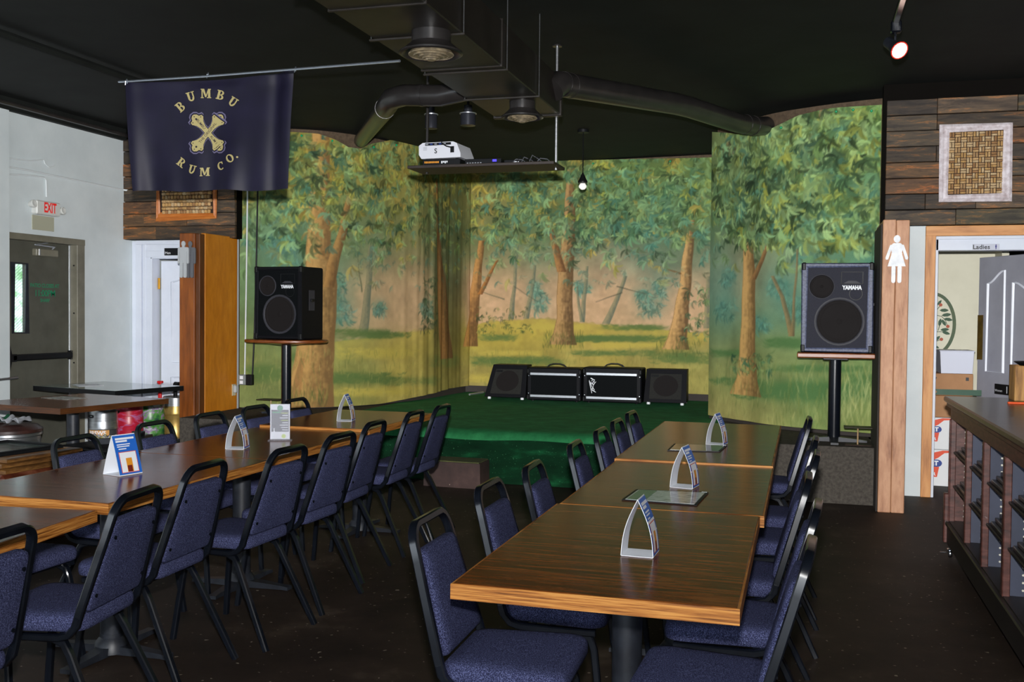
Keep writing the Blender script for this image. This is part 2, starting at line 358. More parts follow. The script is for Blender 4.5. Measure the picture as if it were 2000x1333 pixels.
def text_flat(txt, size, spacing=1.0, bold=0.0):
    cu = bpy.data.curves.new('t', 'FONT'); cu.body = txt; cu.size = size; cu.align_x = 'CENTER'; cu.align_y = 'CENTER'
    cu.space_character = spacing; cu.offset = bold; cu.resolution_u = 3
    o = bpy.data.objects.new('t', cu); COL.objects.link(o)
    bpy.context.view_layer.update()
    me = bpy.data.meshes.new_from_object(o.evaluated_get(bpy.context.evaluated_depsgraph_get()))
    vs = [(v.co.x, v.co.y) for v in me.vertices]; fs = [tuple(p.vertices) for p in me.polygons]
    bpy.data.objects.remove(o); bpy.data.curves.remove(cu); bpy.data.meshes.remove(me)
    return vs, fs
def text_mb(txt, size, fn, spacing=1.0, bold=0.0):
    vs, fs = text_flat(txt, size, spacing, bold)
    return MB().add([fn(u, v) for u, v in vs], fs)
def rounded(w, h, r, n=5):
    out = []
    for cx, cy, a0 in ((w/2-r, h/2-r, 0), (-w/2+r, h/2-r, 90), (-w/2+r, -h/2+r, 180), (w/2-r, -h/2+r, 270)):
        for i in range(n+1):
            a = math.radians(a0+90*i/n); out.append((cx+r*math.cos(a), cy+r*math.sin(a)))
    return out
def arc(c, r, a0, a1, n):
    return [(c[0]+r*math.cos(math.radians(a0+(a1-a0)*i/n)), c[1]+r*math.sin(math.radians(a0+(a1-a0)*i/n))) for i in range(n+1)]

# ------------------------------------------------------------------ room shell
CZ = 3.42; SZ = .46; XL = -7.05
floor = struct('floor', B(-7.4, 3.4, -4.2, 13.2, -.12, 0), floor_m, 'dark brown painted floor with scuffs')
ceiling = struct('ceiling', B(-7.4, 3.4, -4.2, 13.2, CZ, CZ+.12), ceil_m, 'black painted ceiling')
DY0, DY1, DZ = 7.66, 8.69, 2.19
mb = MB(); mb.box(XL-.2, XL, -4.2, DY0, 0, CZ); mb.box(XL-.2, XL, DY1, 13.2, 0, CZ); mb.box(XL-.2, XL, DY0, DY1, DZ, CZ)
wall_left = struct('wall_left', mb, wallw_m, 'white painted side wall')
for yy in (8.83,):
    pass
struct('wall_left_front', RB(XL-.001, XL+.05, 5.2, 7.645, 0, CZ, .004), wallw_m, 'white wall pilaster before the exit door')
# rear and right walls (behind and beside the camera): unseen openings added behind to let sky light in
mb = MB(); mb.box(-7.4, 3.4, -4.2, -4.0, 0, .8); mb.box(-7.4, 3.4, -4.2, -4.0, 2.7, CZ)
for a, b in ((-7.4, -6.2), (-3.7, -3.4), (-.6, -.3), (2.4, 3.4)): mb.box(a, b, -4.2, -4.0, .8, 2.7)
struct('wall_front', mb, greywall_m, 'front wall behind the camera with openings added for sky light')
struct('wall_rear', B(-7.05, 3.2, 12.95, 13.1, 0, CZ), greywall_m, 'rear wall behind the stage')
struct('wall_right', B(3.2, 3.4, -4.2, 13.2, 0, CZ), greywall_m, 'side wall beyond the counter')

# left planked wall above the men's door, white wall with the door below
PYL = 9.33; WYL = 9.47
MX0, MX1 = -6.80, -5.98                  # men's door opening
mb = MB(); mb.box(XL, MX0, WYL, WYL+.12, 0, 2.3); mb.box(MX1, -5.81, WYL, WYL+.12, 0, 2.3); mb.box(MX0, MX1, WYL, WYL+.12, 2.06, 2.3)
struct('wall_back_left', mb, wallw_m, 'white wall around the narrow white door')
wpl = struct('wall_back_left_upper', B(XL, -5.69, PYL+.02, PYL+.14, 2.245, CZ), plankback_m, 'reclaimed plank wall behind the banner')
def planks(parent, x0, x1, yf, z0, z1, rows, seed):
    rnd = random.Random(seed); rh = (z1-z0)/rows
    for r in range(rows):
        za = z0+r*rh; x = x0; first = True
        while x < x1-.01:
            L = rnd.uniform(.35, 1.1) if not first else rnd.uniform(.25, .9)
            xe = min(x+L, x1)
            if x1-xe < .15: xe = x1
            t = rnd.uniform(.012, .024)
            RB(x+.0015, xe-.0015, yf-t, yf+.021, za+.002, za+rh-.002-rnd.uniform(0, .004), .003).build('plank', plank_m, parent, smooth=0)
            x = xe; first = False
planks(wpl, XL+.003, -5.692, PYL, 2.245, 3.32, 8, 3)
# right planked wall, white wall with the ladies' door below
PYR = 8.95; WYR = 9.02
LX0, LX1 = 1.05, 1.92
mb = MB(); mb.box(.64, LX0, WYR, WYR+.12, 0, 2.3); mb.box(LX1, 3.2, WYR, WYR+.12, 0, 2.3); mb.box(LX0, LX1, WYR, WYR+.12, 2.05, 2.3)
struct('wall_back_right', mb, wallw_m, 'white wall around the ladies doorway')
wpr = struct('wall_back_right_upper', B(.60, 3.2, PYR+.02, PYR+.14, 2.25, CZ), plankback_m, 'reclaimed plank wall over the ladies doorway')
planks(wpr, .625, 3.1, PYR, 2.25, 3.285, 8, 11)

# ---- stage polyline (mural cloth hangs on it)
MAINP = [(-5.72, 9.47), (-5.35, 9.56), (-4.99, 9.74), (-4.74, 10.02), (-4.56, 10.35), (-4.40, 10.85), (-4.29, 11.4), (-4.25, 12.0), (-4.20, 12.45), (-4.08, 12.56), (-2.7, 12.44), (-.5, 12.22)]
WINGP = [(-.90, 10.28), (-.62, 9.95), (-.30, 9.60), (.10, 9.36), (.35, 9.25), (.605, 9.17)]
def smooth_poly(P, step):
    P = [Vector((*p, 0)) for p in P]; out = []
    for i in range(len(P)-1):
        p0 = P[max(i-1, 0)]; p1 = P[i]; p2 = P[i+1]; p3 = P[min(i+2, len(P)-1)]
        n = max(2, int((p2-p1).length/.02))
        for k in range(n):
            t = k/n
            out.append(.5*((2*p1)+(-p0+p2)*t+(2*p0-5*p1+4*p2-p3)*t*t+(-p0+3*p1-3*p2+p3)*t**3))
    out.append(P[-1])
    acc = [0]
    for i in range(1, len(out)): acc.append(acc[-1]+(out[i]-out[i-1]).length)
    L = acc[-1]; n = int(L/step); S = np.linspace(0, L, n+1)
    xs = np.interp(S, acc, [p.x for p in out]); ys = np.interp(S, acc, [p.y for p in out])
    return S, xs, ys
STEP = .009
mS, mX, mY = smooth_poly(MAINP, STEP); wS, wX, wY = smooth_poly(WINGP, STEP)
def normals2(x, y):
    dx = np.gradient(x); dy = np.gradient(y); l = np.hypot(dx, dy); return dy/l, -dx/l   # towards the room (left->right path)
# backing wall behind cloth, up to the ceiling
def ribbon(P, z0, z1, t0, t1, name, m):
    S, x, y = smooth_poly(P, .12); nx, ny = normals2(x, y); mb = MB(); n = len(x); vs = []
    for i in range(n):
        for (t, z) in ((t0, z0), (t1, z0), (t1, z1), (t0, z1)): vs.append((x[i]-nx[i]*t, y[i]-ny[i]*t, z))
    fs = [(i*4+a, i*4+(a+1) % 4, (i+1)*4+(a+1) % 4, (i+1)*4+a) for i in range(n-1) for a in range(4)]+[(0, 1, 2, 3), tuple((n-1)*4+k for k in (3, 2, 1, 0))]
    mb.add(vs, fs); return struct(name, mb, m)
tag(ribbon(MAINP, SZ+.002, CZ, .07, .16, 'wall_stage_back', brownstrip_m), 'brown wall carrying the painted forest backdrop')
tag(ribbon(WINGP, SZ+.002, 3.36, .05, .12, 'wall_stage_right', brownstrip_m), 'brown wing wall carrying the right backdrop')
tag(ribbon(MAINP, SZ+.001, SZ+.085, .035, .068, 'baseboard_stage', basedark_m), 'dark strip along the foot of the backdrop')
tag(ribbon(WINGP, SZ+.001, SZ+.03, .0, .048, 'baseboard_stage_right', basedark_m), 'dark strip along the foot of the right backdrop')
struct('wall_stage_side', B(-.35, -.25, 10.4, 12.3, 0, CZ), plankback_m, 'dark hidden side wall of the stage')

# ---- stage platform
st = thing('stage_platform', 'low stage with green turf top and grey carpeted ends', 'stage', (-2.6, 8.43, 0))
GX0, GX1, SY = -4.45, -.75, 8.43
prof = [(12.7, SZ), (8.62, SZ), (8.52, SZ-.006), (8.455, SZ-.028), (8.425, SZ-.07), (8.44, SZ-.13), (8.46, SZ-.2), (8.43, SZ-.27), (8.41, SZ-.33), (8.42, 0.004), (12.7, 0.004)]
def stage_skin(prof, name, m):
    mb = MB(); n = len(prof); NX = 60; vs = []
    for i in range(NX+1):
        x = GX0+(GX1-GX0)*i/NX
        for k, (y, z) in enumerate(prof):
            w = .012*math.sin(x*3.1+z*20)+.008*math.sin(x*7.3+z*31) if y < 8.5 and z > .03 else 0
            vs.append((x, y+w, z+.4*w))
    mb.add(vs, [(i*n+k, i*n+(k+1) % n, (i+1)*n+(k+1) % n, (i+1)*n+k) for i in range(NX) for k in range(n)]+[tuple(range(n)), tuple(NX*n+k for k in range(n-1, -1, -1))])
    mb.build(name, m, st, world=True, smooth=60)
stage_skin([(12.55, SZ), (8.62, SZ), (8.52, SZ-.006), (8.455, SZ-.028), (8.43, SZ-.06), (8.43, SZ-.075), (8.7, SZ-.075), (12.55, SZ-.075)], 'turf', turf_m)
stage_skin([(12.5, SZ-.077), (8.45, SZ-.077), (8.46, SZ-.13), (8.47, SZ-.2), (8.44, SZ-.27), (8.425, SZ-.33), (8.43, .004), (12.5, .004)], 'shaded_riser', riser_m)  # stage front below the lip, its shade put into a darker green
B(-5.745, GX0-.002, SY, 10.85, .003, SZ-.001).build('carpet_ledge', carpet_m, st, world=True)
B(GX1+.002, .545, SY, 10.3, .003, SZ-.001).build('carpet_ledge', carpet_m, st, world=True)
sp = thing('stage_step', 'worn brown wooden step block against the green stage front', 'step', (-2.86, 8.27, 0))
a = [(-.27, -.13), (.25, -.15), (.25, .115), (-.25, .115)]
MB().prism(a, .0, .215, lambda u, v, d: (u*(1-.1*d), v, d)).build('block', stepm_m, sp)
MB().prism([(u*.96, v*.96) for u, v in a], .216, .226, lambda u, v, d: (u*.98, v, d)).build('turf_pad', stepg_m, sp)

# ------------------------------------------------------------------ painted forest backdrop
ZB, ZTOP = SZ+.01, 3.5
def vnoise(h, w, cells, rng):
    """smooth value noise, cells = size of one cell in samples"""
    gh = int(h/cells)+3; gw = int(w/cells)+3; g = rng.random((gh, gw))
    yy = np.arange(h)/cells; xx = np.arange(w)/cells; y0 = yy.astype(int); x0 = xx.astype(int)
    fy = yy-y0; fx = xx-x0; fy = (fy*fy*(3-2*fy))[:, None]; fx = (fx*fx*(3-2*fx))[None, :]
    a = g[y0][:, x0]; b = g[y0][:, x0+1]; c = g[y0+1][:, x0]; d = g[y0+1][:, x0+1]
    return (a*(1-fx)+b*fx)*(1-fy)+(c*(1-fx)+d*fx)*fy
class Paint:
    def __init__(s, S, X, Y, pxlo, pxhi, seed):
        s.S = S; s.X = X; s.Y = Y; s.W = len(S); s.H = int((ZTOP-ZB)/STEP)+1; s.rng = np.random.default_rng(seed)
        s.A = np.zeros((s.H, s.W, 3)); s.R = random.Random(seed)
        # table: bearing of each column -> used to turn a measured photograph pixel into (s,z) on the cloth
        v = np.stack([X, Y, np.zeros_like(X)], 1); d0 = v@np.array(F_); xr = v@np.array(R_)
        s.pxc = 1000+FPX*xr/d0; s.lo, s.hi = pxlo, pxhi
    def m(s, px, py):
        z = 1.5; i = 0
        for _ in range(3):
            v = np.stack([s.X, s.Y, np.full_like(s.X, z-CAMH)], 1); d = v@np.array(F_); xx = 1000+FPX*(v@np.array(R_))/d
            i = int(np.argmin(abs(xx-px))); r = F_+R_*((px-1000)/FPX)+U_*((666.5-py)/FPX)
            t = math.hypot(s.X[i], s.Y[i])/math.hypot(r.x, r.y); z = CAMH+r.z*t
        return s.S[i], z
    def ij(s, p): return (p[0]/STEP, (p[1]-ZB)/STEP)
    def base(s, samples, sig=26):
        P = np.array([s.ij(s.m(a, b)) for a, b, c in samples]); Cc = np.array([c for a, b, c in samples], float)
        q = 8; yy, xx = np.mgrid[0:s.H+q:q, 0:s.W+q:q]
        d2 = (xx[..., None]-P[:, 0])**2+(yy[..., None]-P[:, 1])**2
        w = np.exp(-d2/(2*sig*sig))+1e-3/(d2+40); w /= w.sum(-1, keepdims=True); g = w@Cc
        fy = np.arange(s.H)/q; fx = np.arange(s.W)/q; y0 = fy.astype(int); x0 = fx.astype(int); fy = (fy-y0)[:, None, None]; fx = (fx-x0)[None, :, None]
        s.A = (g[y0][:, x0]*(1-fx)+g[y0][:, x0+1]*fx)*(1-fy)+(g[y0+1][:, x0]*(1-fx)+g[y0+1][:, x0+1]*fx)*fy
        n = vnoise(s.H, s.W, 22, s.rng)*.5+vnoise(s.H, s.W, 9, s.rng)*.3+vnoise(s.H, s.W, 4, s.rng)*.2
        s.A *= (.84+.32*n)[..., None]
    def win(s, cx, cy, rx, ry):
        x0 = max(0, int(cx-rx)); x1 = min(s.W, int(cx+rx)+2); y0 = max(0, int(cy-ry)); y1 = min(s.H, int(cy+ry)+2)
        if x1 <= x0 or y1 <= y0: return None
        yy, xx = np.mgrid[y0:y1, x0:x1]; return (slice(y0, y1), slice(x0, x1)), xx-cx, yy-cy
    def mix(s, sl, a, c): s.A[sl] = s.A[sl]*(1-a[..., None])+np.array(c, float)*a[..., None]
    def blob(s, px, py, rx, ry, c, al=.6):
        cx, cy = s.ij(s.m(px, py)); w = s.win(cx, cy, rx*2.2, ry*2.2)
        if w: sl, x, y = w; s.mix(sl, al*np.exp(-(x/rx)**2-(y/ry)**2), c)
    def leaf(s, cx, cy, L, ang, wd, c, al=.8, cv=.18):
        w = s.win(cx, cy, L+1, L+1)
        if not w: return
        sl, x, y = w; ca, sa = math.cos(ang), math.sin(ang); u = (x*ca+y*sa)/(L*.5); v = (-x*sa+y*ca)-cv*L*(u*u-.3)
        t = wd*np.clip(1-u*u, 0, 1)**.7; a = np.clip(t-abs(v)+.5, 0, 1)*(abs(u) <= 1)*al
        s.mix(sl, a, c)
    def spray(s, cx, cy, size, c, n=6, al=.75):
        a0 = s.R.uniform(-2.6, -.5)
        for k in range(n):
            an = a0+s.R.uniform(-1.1, 1.1); L = size*s.R.uniform(.6, 1.2); f = s.R.uniform(.75, 1.25)
            s.leaf(cx+math.cos(an)*L*.5+s.R.uniform(-2, 2), cy+math.sin(an)*L*.5, L, an, max(.7, L*.11), [min(255, q*f) for q in c], al)
    def foliage(s, n, x0, x1, y0, y1, size, cols, al=.75, dens=None, nl=6):
        for _ in range(n):
            px = s.R.uniform(x0, x1); py = s.R.uniform(y0, y1)
            if dens and s.R.random() > dens(px, py): continue
            cx, cy = s.ij(s.m(px, py)); i = min(max(int(cy), 0), s.H-1); j = min(max(int(cx), 0), s.W-1)
            b = s.A[i, j]; c = s.R.choice(cols); k = s.R.uniform(.35, .75)
            s.spray(cx, cy, size*s.R.uniform(.7, 1.3), [b[q]*(1-k)+c[q]*k for q in range(3)], nl, al)
    def trunk(s, pts, light, dark, al=.92):
        """pts [(px,py,width px)] from top to foot"""
        Q = []
        for px, py, w in pts:
            a = s.ij(s.m(px-w/2, py)); b = s.ij(s.m(px+w/2, py)); Q.append(((a[0]+b[0])/2, (a[1]+b[1])/2, abs(b[0]-a[0])/2))
        Q.sort(key=lambda q: q[1]); ys = [q[1] for q in Q]
        y0, y1 = max(0, int(ys[0])), min(s.H-1, int(ys[-1])); R = np.arange(y0, y1+1)
        if len(R) < 2: return
        cx = np.interp(R, ys, [q[0] for q in Q]); hw = np.interp(R, ys, [q[2] for q in Q])
        cx = cx+.4*np.sin(R*.13)
        xlo = max(0, int((cx-hw).min())-2); xhi = min(s.W, int((cx+hw).max())+3)
        if xhi <= xlo: return
        X = np.arange(xlo, xhi)[None, :]; u = (X-cx[:, None])/hw[:, None]
        a = np.clip((1-abs(u))*hw[:, None]+.5, 0, 1)*al
        nz = vnoise(len(R), xhi-xlo, 3, s.rng); nz2 = vnoise(int(len(R)/6)+2, xhi-xlo, 2, s.rng).repeat(6, 0)[:len(R)]
        t = np.clip(.42+.75*u+.45*(nz-.5)+.5*(nz2-.5), 0, 1); t = np.where(abs(u) > .9, np.minimum(1, t+.35), t)
        c = np.array(light)*(1-t[..., None])+np.array(dark)*t[..., None]
        sl = (slice(y0, y1+1), slice(xlo, xhi)); s.A[sl] = s.A[sl]*(1-a[..., None])+c*a[..., None]
    def branch(s, p, q, w, c, al=.85):
        a = s.ij(s.m(*p)); b = s.ij(s.m(*q)); n = int(max(abs(a[0]-b[0]), abs(a[1]-b[1])))+2
        for k in range(n):
            t = k/(n-1); x = a[0]*(1-t)+b[0]*t+math.sin(t*9)*.5; y = a[1]*(1-t)+b[1]*t; r = max(.55, .55*w*(1-.5*t)); w_ = s.win(x, y, r+1, r+1)
            if w_: sl, dx, dy = w_; s.mix(sl, np.clip(r-np.hypot(dx, dy)+.5, 0, 1)*al*.7, c)
    def grass(s, n, x0, x1, y0, y1, cols, L=(5, 13), al=.5):
        for _ in range(n):
            cx, cy = s.ij(s.m(s.R.uniform(x0, x1), s.R.uniform(y0, y1))); l = s.R.uniform(*L)
            s.leaf(cx, cy+l*.5, l, math.pi/2+s.R.uniform(-.35, .35), .55, s.R.choice(cols), al*s.R.uniform(.4, .9), s.R.uniform(-.06, .06))
    def shade(s, px, py, rx, ry, c, al=.5):
        for k in range(14):
            s.blob(px+s.R.uniform(-.8, .8)*rx, py+s.R.uniform(-.5, .5)*ry, rx*.28*s.R.uniform(.6, 1.3), ry*.5, c, al*.55)
        x = [(px+s.R.uniform(-1, 1)*rx, py+s.R.uniform(-1, 1)*ry) for _ in range(int(rx*1.2))]
        for p in x:
            cx, cy = s.ij(s.m(*p)); s.leaf(cx, cy, s.R.uniform(6, 16), s.R.uniform(-.25, .25), 1.2, c, al*.6)

TEAL = (70, 118, 100); DK = (40, 60, 38); YG = (150, 152, 62); LG = (128, 160, 104); MG = (88, 118, 68); OC = (170, 140, 60)
def _band(s, pts_top, pts_bot, c, al, st, sb_):
    """paint between two measured lines; st/sb_ = softness in samples"""
    a = sorted(s.ij(s.m(*p)) for p in pts_top); b = sorted(s.ij(s.m(*p)) for p in pts_bot)
    j0 = int(max(0, min(a[0][0], b[0][0]))); j1 = int(min(s.W, max(a[-1][0], b[-1][0])))
    J = np.arange(j0, j1); T = np.interp(J, [p[0] for p in a], [p[1] for p in a]); Bt = np.interp(J, [p[0] for p in b], [p[1] for p in b])
    Bt = Bt+1.2*np.sin(J*.21)+.8*np.sin(J*.57); I = np.arange(s.H)[:, None]
    m_ = np.clip((T-I)/st, 0, 1)*np.clip((I-Bt)/sb_, 0, 1); n = vnoise(s.H, len(J), 14, s.rng)*.5+vnoise(s.H, len(J), 5, s.rng)*.5
    e = np.clip(np.minimum(J-j0, j1-1-J)/12, 0, 1); m_ = m_*al*e*(.75+.5*n)
    m_ = np.clip(m_, 0, 1)[..., None]; s.A[:, j0:j1] = s.A[:, j0:j1]*(1-m_)+np.array(c, float)*(.92+.16*n)[..., None]*m_
Paint.band = _band
P = Paint(mS, mX, mY, 475, 1392, 5)
P.base([(500, 300, (134, 130, 62)), (580, 290, (134, 128, 58)), (640, 290, (144, 132, 62)), (720, 300, (154, 138, 66)), (790, 295, (150, 140, 72)), (850, 310, (100, 98, 52)), (930, 320, (112, 110, 56)),
        (1000, 330, (118, 116, 60)), (1100, 330, (104, 112, 62)), (1200, 330, (106, 126, 66)), (1300, 330, (94, 114, 62)), (1380, 330, (96, 120, 66)),
        (500, 390, (134, 138, 76)), (560, 350, (140, 134, 60)), (640, 350, (156, 134, 56)), (720, 350, (130, 126, 64)), (790, 370, (152, 142, 70)), (860, 400, (96, 98, 56)), (960, 380, (138, 126, 72)), (1050, 400, (112, 118, 66)), (1150, 390, (98, 114, 66)), (1250, 400, (86, 116, 76)), (1340, 410, (98, 120, 68)),
        (500, 440, (122, 130, 76)), (560, 440, (84, 114, 82)), (650, 440, (104, 122, 80)), (720, 440, (106, 124, 84)), (790, 440, (124, 130, 78)), (860, 460, (80, 92, 58)), (960, 450, (110, 118, 72)), (1040, 450, (88, 114, 76)), (1130, 450, (92, 118, 80)), (1240, 450, (84, 114, 86)), (1350, 450, (90, 120, 86)),
        (500, 520, (98, 128, 86)), (570, 520, (92, 122, 90)), (680, 520, (112, 128, 90)), (740, 520, (140, 134, 96)), (800, 520, (152, 138, 96)), (860, 530, (88, 94, 64)), (980, 520, (150, 136, 98)), (1060, 520, (132, 134, 102)), (1140, 530, (158, 140, 108)), (1220, 520, (150, 138, 110)), (1290, 520, (108, 128, 102)), (1370, 520, (128, 132, 104)),
        (500, 590, (92, 118, 80)), (570, 590, (96, 120, 84)), (660, 590, (112, 138, 106)), (740, 590, (190, 156, 116)), (800, 590, (194, 158, 118)), (860, 590, (104, 96, 60)), (960, 590, (170, 144, 104)), (1040, 590, (178, 146, 110)), (1110, 590, (186, 152, 114)), (1180, 590, (192, 154, 118)), (1270, 590, (134, 148, 126)), (1370, 590, (194, 158, 122)),
        (500, 640, (100, 122, 74)), (660, 640, (96, 126, 88)), (720, 640, (140, 140, 96)), (780, 635, (176, 148, 104)), (860, 640, (108, 102, 54)), (980, 642, (168, 148, 70)), (1060, 636, (166, 146, 78)), (1150, 632, (178, 152, 84)), (1250, 640, (158, 146, 86)), (1370, 645, (178, 154, 94)),
        (500, 690, (124, 128, 70)), (670, 690, (164, 152, 70)), (780, 680, (178, 160, 70)), (860, 690, (118, 108, 50)), (960, 680, (158, 144, 58)), (1050, 680, (156, 140, 58)), (1180, 680, (172, 154, 70)), (1290, 680, (146, 138, 70)), (1370, 690, (124, 128, 70)),
        (500, 740, (112, 122, 66)), (680, 740, (128, 132, 70)), (780, 735, (170, 152, 74)), (860, 740, (136, 126, 62)), (950, 735, (156, 142, 80)), (1100, 720, (168, 150, 76)), (1300, 720, (170, 148, 76)), (1370, 740, (156, 148, 76)),
        (500, 780, (116, 126, 74)), (680, 780, (156, 148, 76)), (800, 770, (170, 154, 80)), (1100, 760, (158, 146, 78)), (1350, 770, (150, 140, 76))])
P.band([(650, 500), (845, 500)], [(650, 668), (760, 652), (845, 642)], (196, 160, 120), .7, 45, 2)
P.band([(905, 505), (1000, 515), (1150, 520), (1392, 520)], [(905, 642), (960, 628), (1060, 622), (1150, 632), (1250, 640), (1392, 652)], (198, 160, 122), .85, 40, 1.5)
P.band([(640, 668), (760, 652), (845, 642)], [(640, 712), (845, 705)], (182, 162, 72), .6, 1.5, 20)
P.band([(905, 642), (960, 628), (1060, 622), (1150, 632), (1250, 640), (1392, 652)], [(905, 690), (1392, 690)], (182, 160, 66), .65, 1.5, 20)
# distant hazy trees and bushes
for px, py, rx, ry in ((520, 460, 26, 30), (560, 500, 28, 34), (650, 560, 20, 28), (665, 610, 16, 18), (740, 600, 12, 10), (1055, 590, 14, 16), (1045, 560, 10, 12), (1272, 600, 18, 14), (1290, 560, 12, 18), (1255, 575, 14, 10), (830, 600, 10, 14), (1140, 560, 14, 10)):
    P.blob(px, py, rx, ry, (84, 122, 104), .55)
    P.foliage(34, px-rx*1.1, px+rx*1.1, py-ry*1.0, py+ry*1.0, 9, [TEAL, (78, 122, 112), (104, 142, 118)], .6, nl=3)
for pts in ([(722, 480, 8), (717, 560, 13), (708, 648, 18)], [(1010, 480, 6), (1005, 560, 7), (998, 622, 11)], [(1046, 520, 6), (1038, 580, 8), (1028, 622, 12)], [(1148, 520, 5), (1142, 585, 8), (1138, 628, 9)], [(1128, 560, 4), (1132, 600, 6), (1137, 628, 8)], [(1222, 540, 6), (1206, 585, 9), (1184, 632, 15)], [(1384, 540, 8), (1381, 600, 9), (1379, 640, 12)]):
    P.trunk(pts, (140, 134, 100), (88, 100, 84), .8)
P.branch((705, 570), (695, 500), 2, (92, 96, 70)); P.branch((985, 585), (940, 570), 1.5, (80, 84, 66)); P.branch((1206, 560), (1262, 575), 1.6, (80, 78, 62)); P.branch((1215, 572), (1165, 590), 1.6, (80, 78, 62)); P.branch((1005, 560), (1050, 590), 1.3, (86, 84, 66))
P.branch((1380, 590), (1355, 560), 1.5, (90, 86, 66))
# canopies behind the trunks
dens = lambda px, py: 1.0 if py < 440 else max(.08, 1-(py-440)/110)
P.foliage(900, 478, 1392, 262, 560, 13, [DK, MG, TEAL, YG, LG, OC], .65, dens)
# meadow light and dark strokes
for a in ((700, 738, 90, 10, .7), (600, 700, 40, 8, .5), (700, 652, 60, 8, .6), (520, 730, 36, 14, .7), (800, 745, 60, 8, .35), (760, 655, 40, 5, .5), (1190, 662, 110, 6, .7), (1010, 706, 90, 9, .6), (1200, 690, 80, 5, .4), (1330, 700, 60, 10, .6), (970, 660, 40, 6, .4), (1180, 730, 120, 6, .3), (1240, 640, 60, 5, .5), (870, 705, 30, 12, .4)):
    P.shade(a[0], a[1], a[2], a[3], (88, 110, 58), a[4])
for a in ((740, 690, 80, 10), (730, 765, 90, 8), (1060, 640, 80, 6), (1230, 675, 70, 5), (1000, 690, 60, 5), (960, 740, 60, 10)):
    P.shade(a[0], a[1], a[2], a[3], (188, 168, 74), .4)
# trunks
L1, D1 = (202, 146, 78), (124, 82, 46)
P.trunk([(626, 262, 34), (624, 380, 38), (622, 470, 46), (626, 560, 64), (620, 640, 68), (612, 710, 78), (604, 770, 92), (600, 800, 104)], (190, 144, 82), (120, 88, 52))
P.trunk([(680, 385, 11), (668, 450, 16), (648, 520, 24), (640, 560, 22)], (172, 128, 72), (106, 78, 46))
P.trunk([(590, 700, 8), (582, 750, 16), (570, 800, 22)], (120, 82, 50), (150, 104, 58), .5)
P.trunk([(850, 350, 5), (854, 470, 8), (860, 560, 17), (866, 640, 22), (870, 700, 26)], (146, 102, 54), (94, 66, 38))
P.trunk([(941, 470, 12), (935, 520, 16), (928, 580, 22), (921, 640, 25), (918, 676, 32)], (188, 134, 72), (104, 74, 42))
P.trunk([(974, 505, 4), (955, 540, 8), (938, 575, 10)], (170, 112, 56), (110, 72, 40))
P.trunk([(1116, 330, 16), (1114, 400, 20), (1110, 480, 27), (1104, 560, 30), (1104, 620, 32), (1102, 650, 40), (1100, 672, 54)], (182, 140, 88), (96, 72, 46))
P.trunk([(1076, 440, 8), (1084, 480, 13), (1098, 530, 18)], (170, 120, 70), (104, 72, 44))
P.trunk([(1352, 430, 10), (1344, 500, 20), (1338, 560, 24), (1330, 620, 30), (1324, 660, 38), (1320, 682, 52)], (202, 156, 96), (100, 76, 48))
P.branch((1330, 535), (1292, 522), 2.2, (112, 80, 48))
# leaves over the trunk tops
dens2 = lambda px, py: 1.0 if py < 400 else max(0, 1-(py-400)/100)
P.foliage(1500, 478, 1392, 262, 500, 12, [DK, DK, MG, TEAL, YG, LG, LG, OC], .8, dens2)
P.foliage(420, 640, 1392, 430, 560, 8, [(96, 122, 100), TEAL, (112, 134, 108)], .55, lambda px, py: .9 if 0.5+0.5*math.sin(px*.045) > .35 else .25, nl=5)
P.foliage(260, 950, 1392, 330, 520, 12, [TEAL, (62, 100, 70), LG, (110, 150, 110)], .8, dens)
P.foliage(60, 930, 1040, 600, 650, 6, [DK, (90, 106, 50)], .8, nl=3)
P.foliage(40, 1330, 1392, 560, 660, 8, [(44, 84, 60), MG], .85, nl=4)
P.foliage(70, 820, 850, 540, 650, 8, [DK, (60, 84, 56)], .7, nl=4)
# hanging vines at the fold
for k in range(60):
    px = P.R.uniform(815, 912); y0 = P.R.uniform(300, 480); P.branch((px, y0), (px+P.R.uniform(-3, 3), y0+P.R.uniform(60, 200)), .8, P.R.choice([(84, 84, 50), (70, 78, 46), (120, 114, 70)]), .5)
# meadow
P.grass(900, 478, 1392, 690, 800, [(80, 100, 50), (104, 116, 56), (184, 172, 96), (140, 140, 70)], (5, 13), .45)
P.grass(90, 560, 640, 770, 802, [(150, 140, 70), (96, 104, 50), (70, 84, 42)], (8, 20), .6)
P.grass(120, 1060, 1140, 655, 685, [(96, 104, 50), (70, 84, 42)], (5, 10), .6)
P.grass(120, 1280, 1370, 670, 700, [(96, 104, 50), (70, 84, 42)], (5, 10), .6)

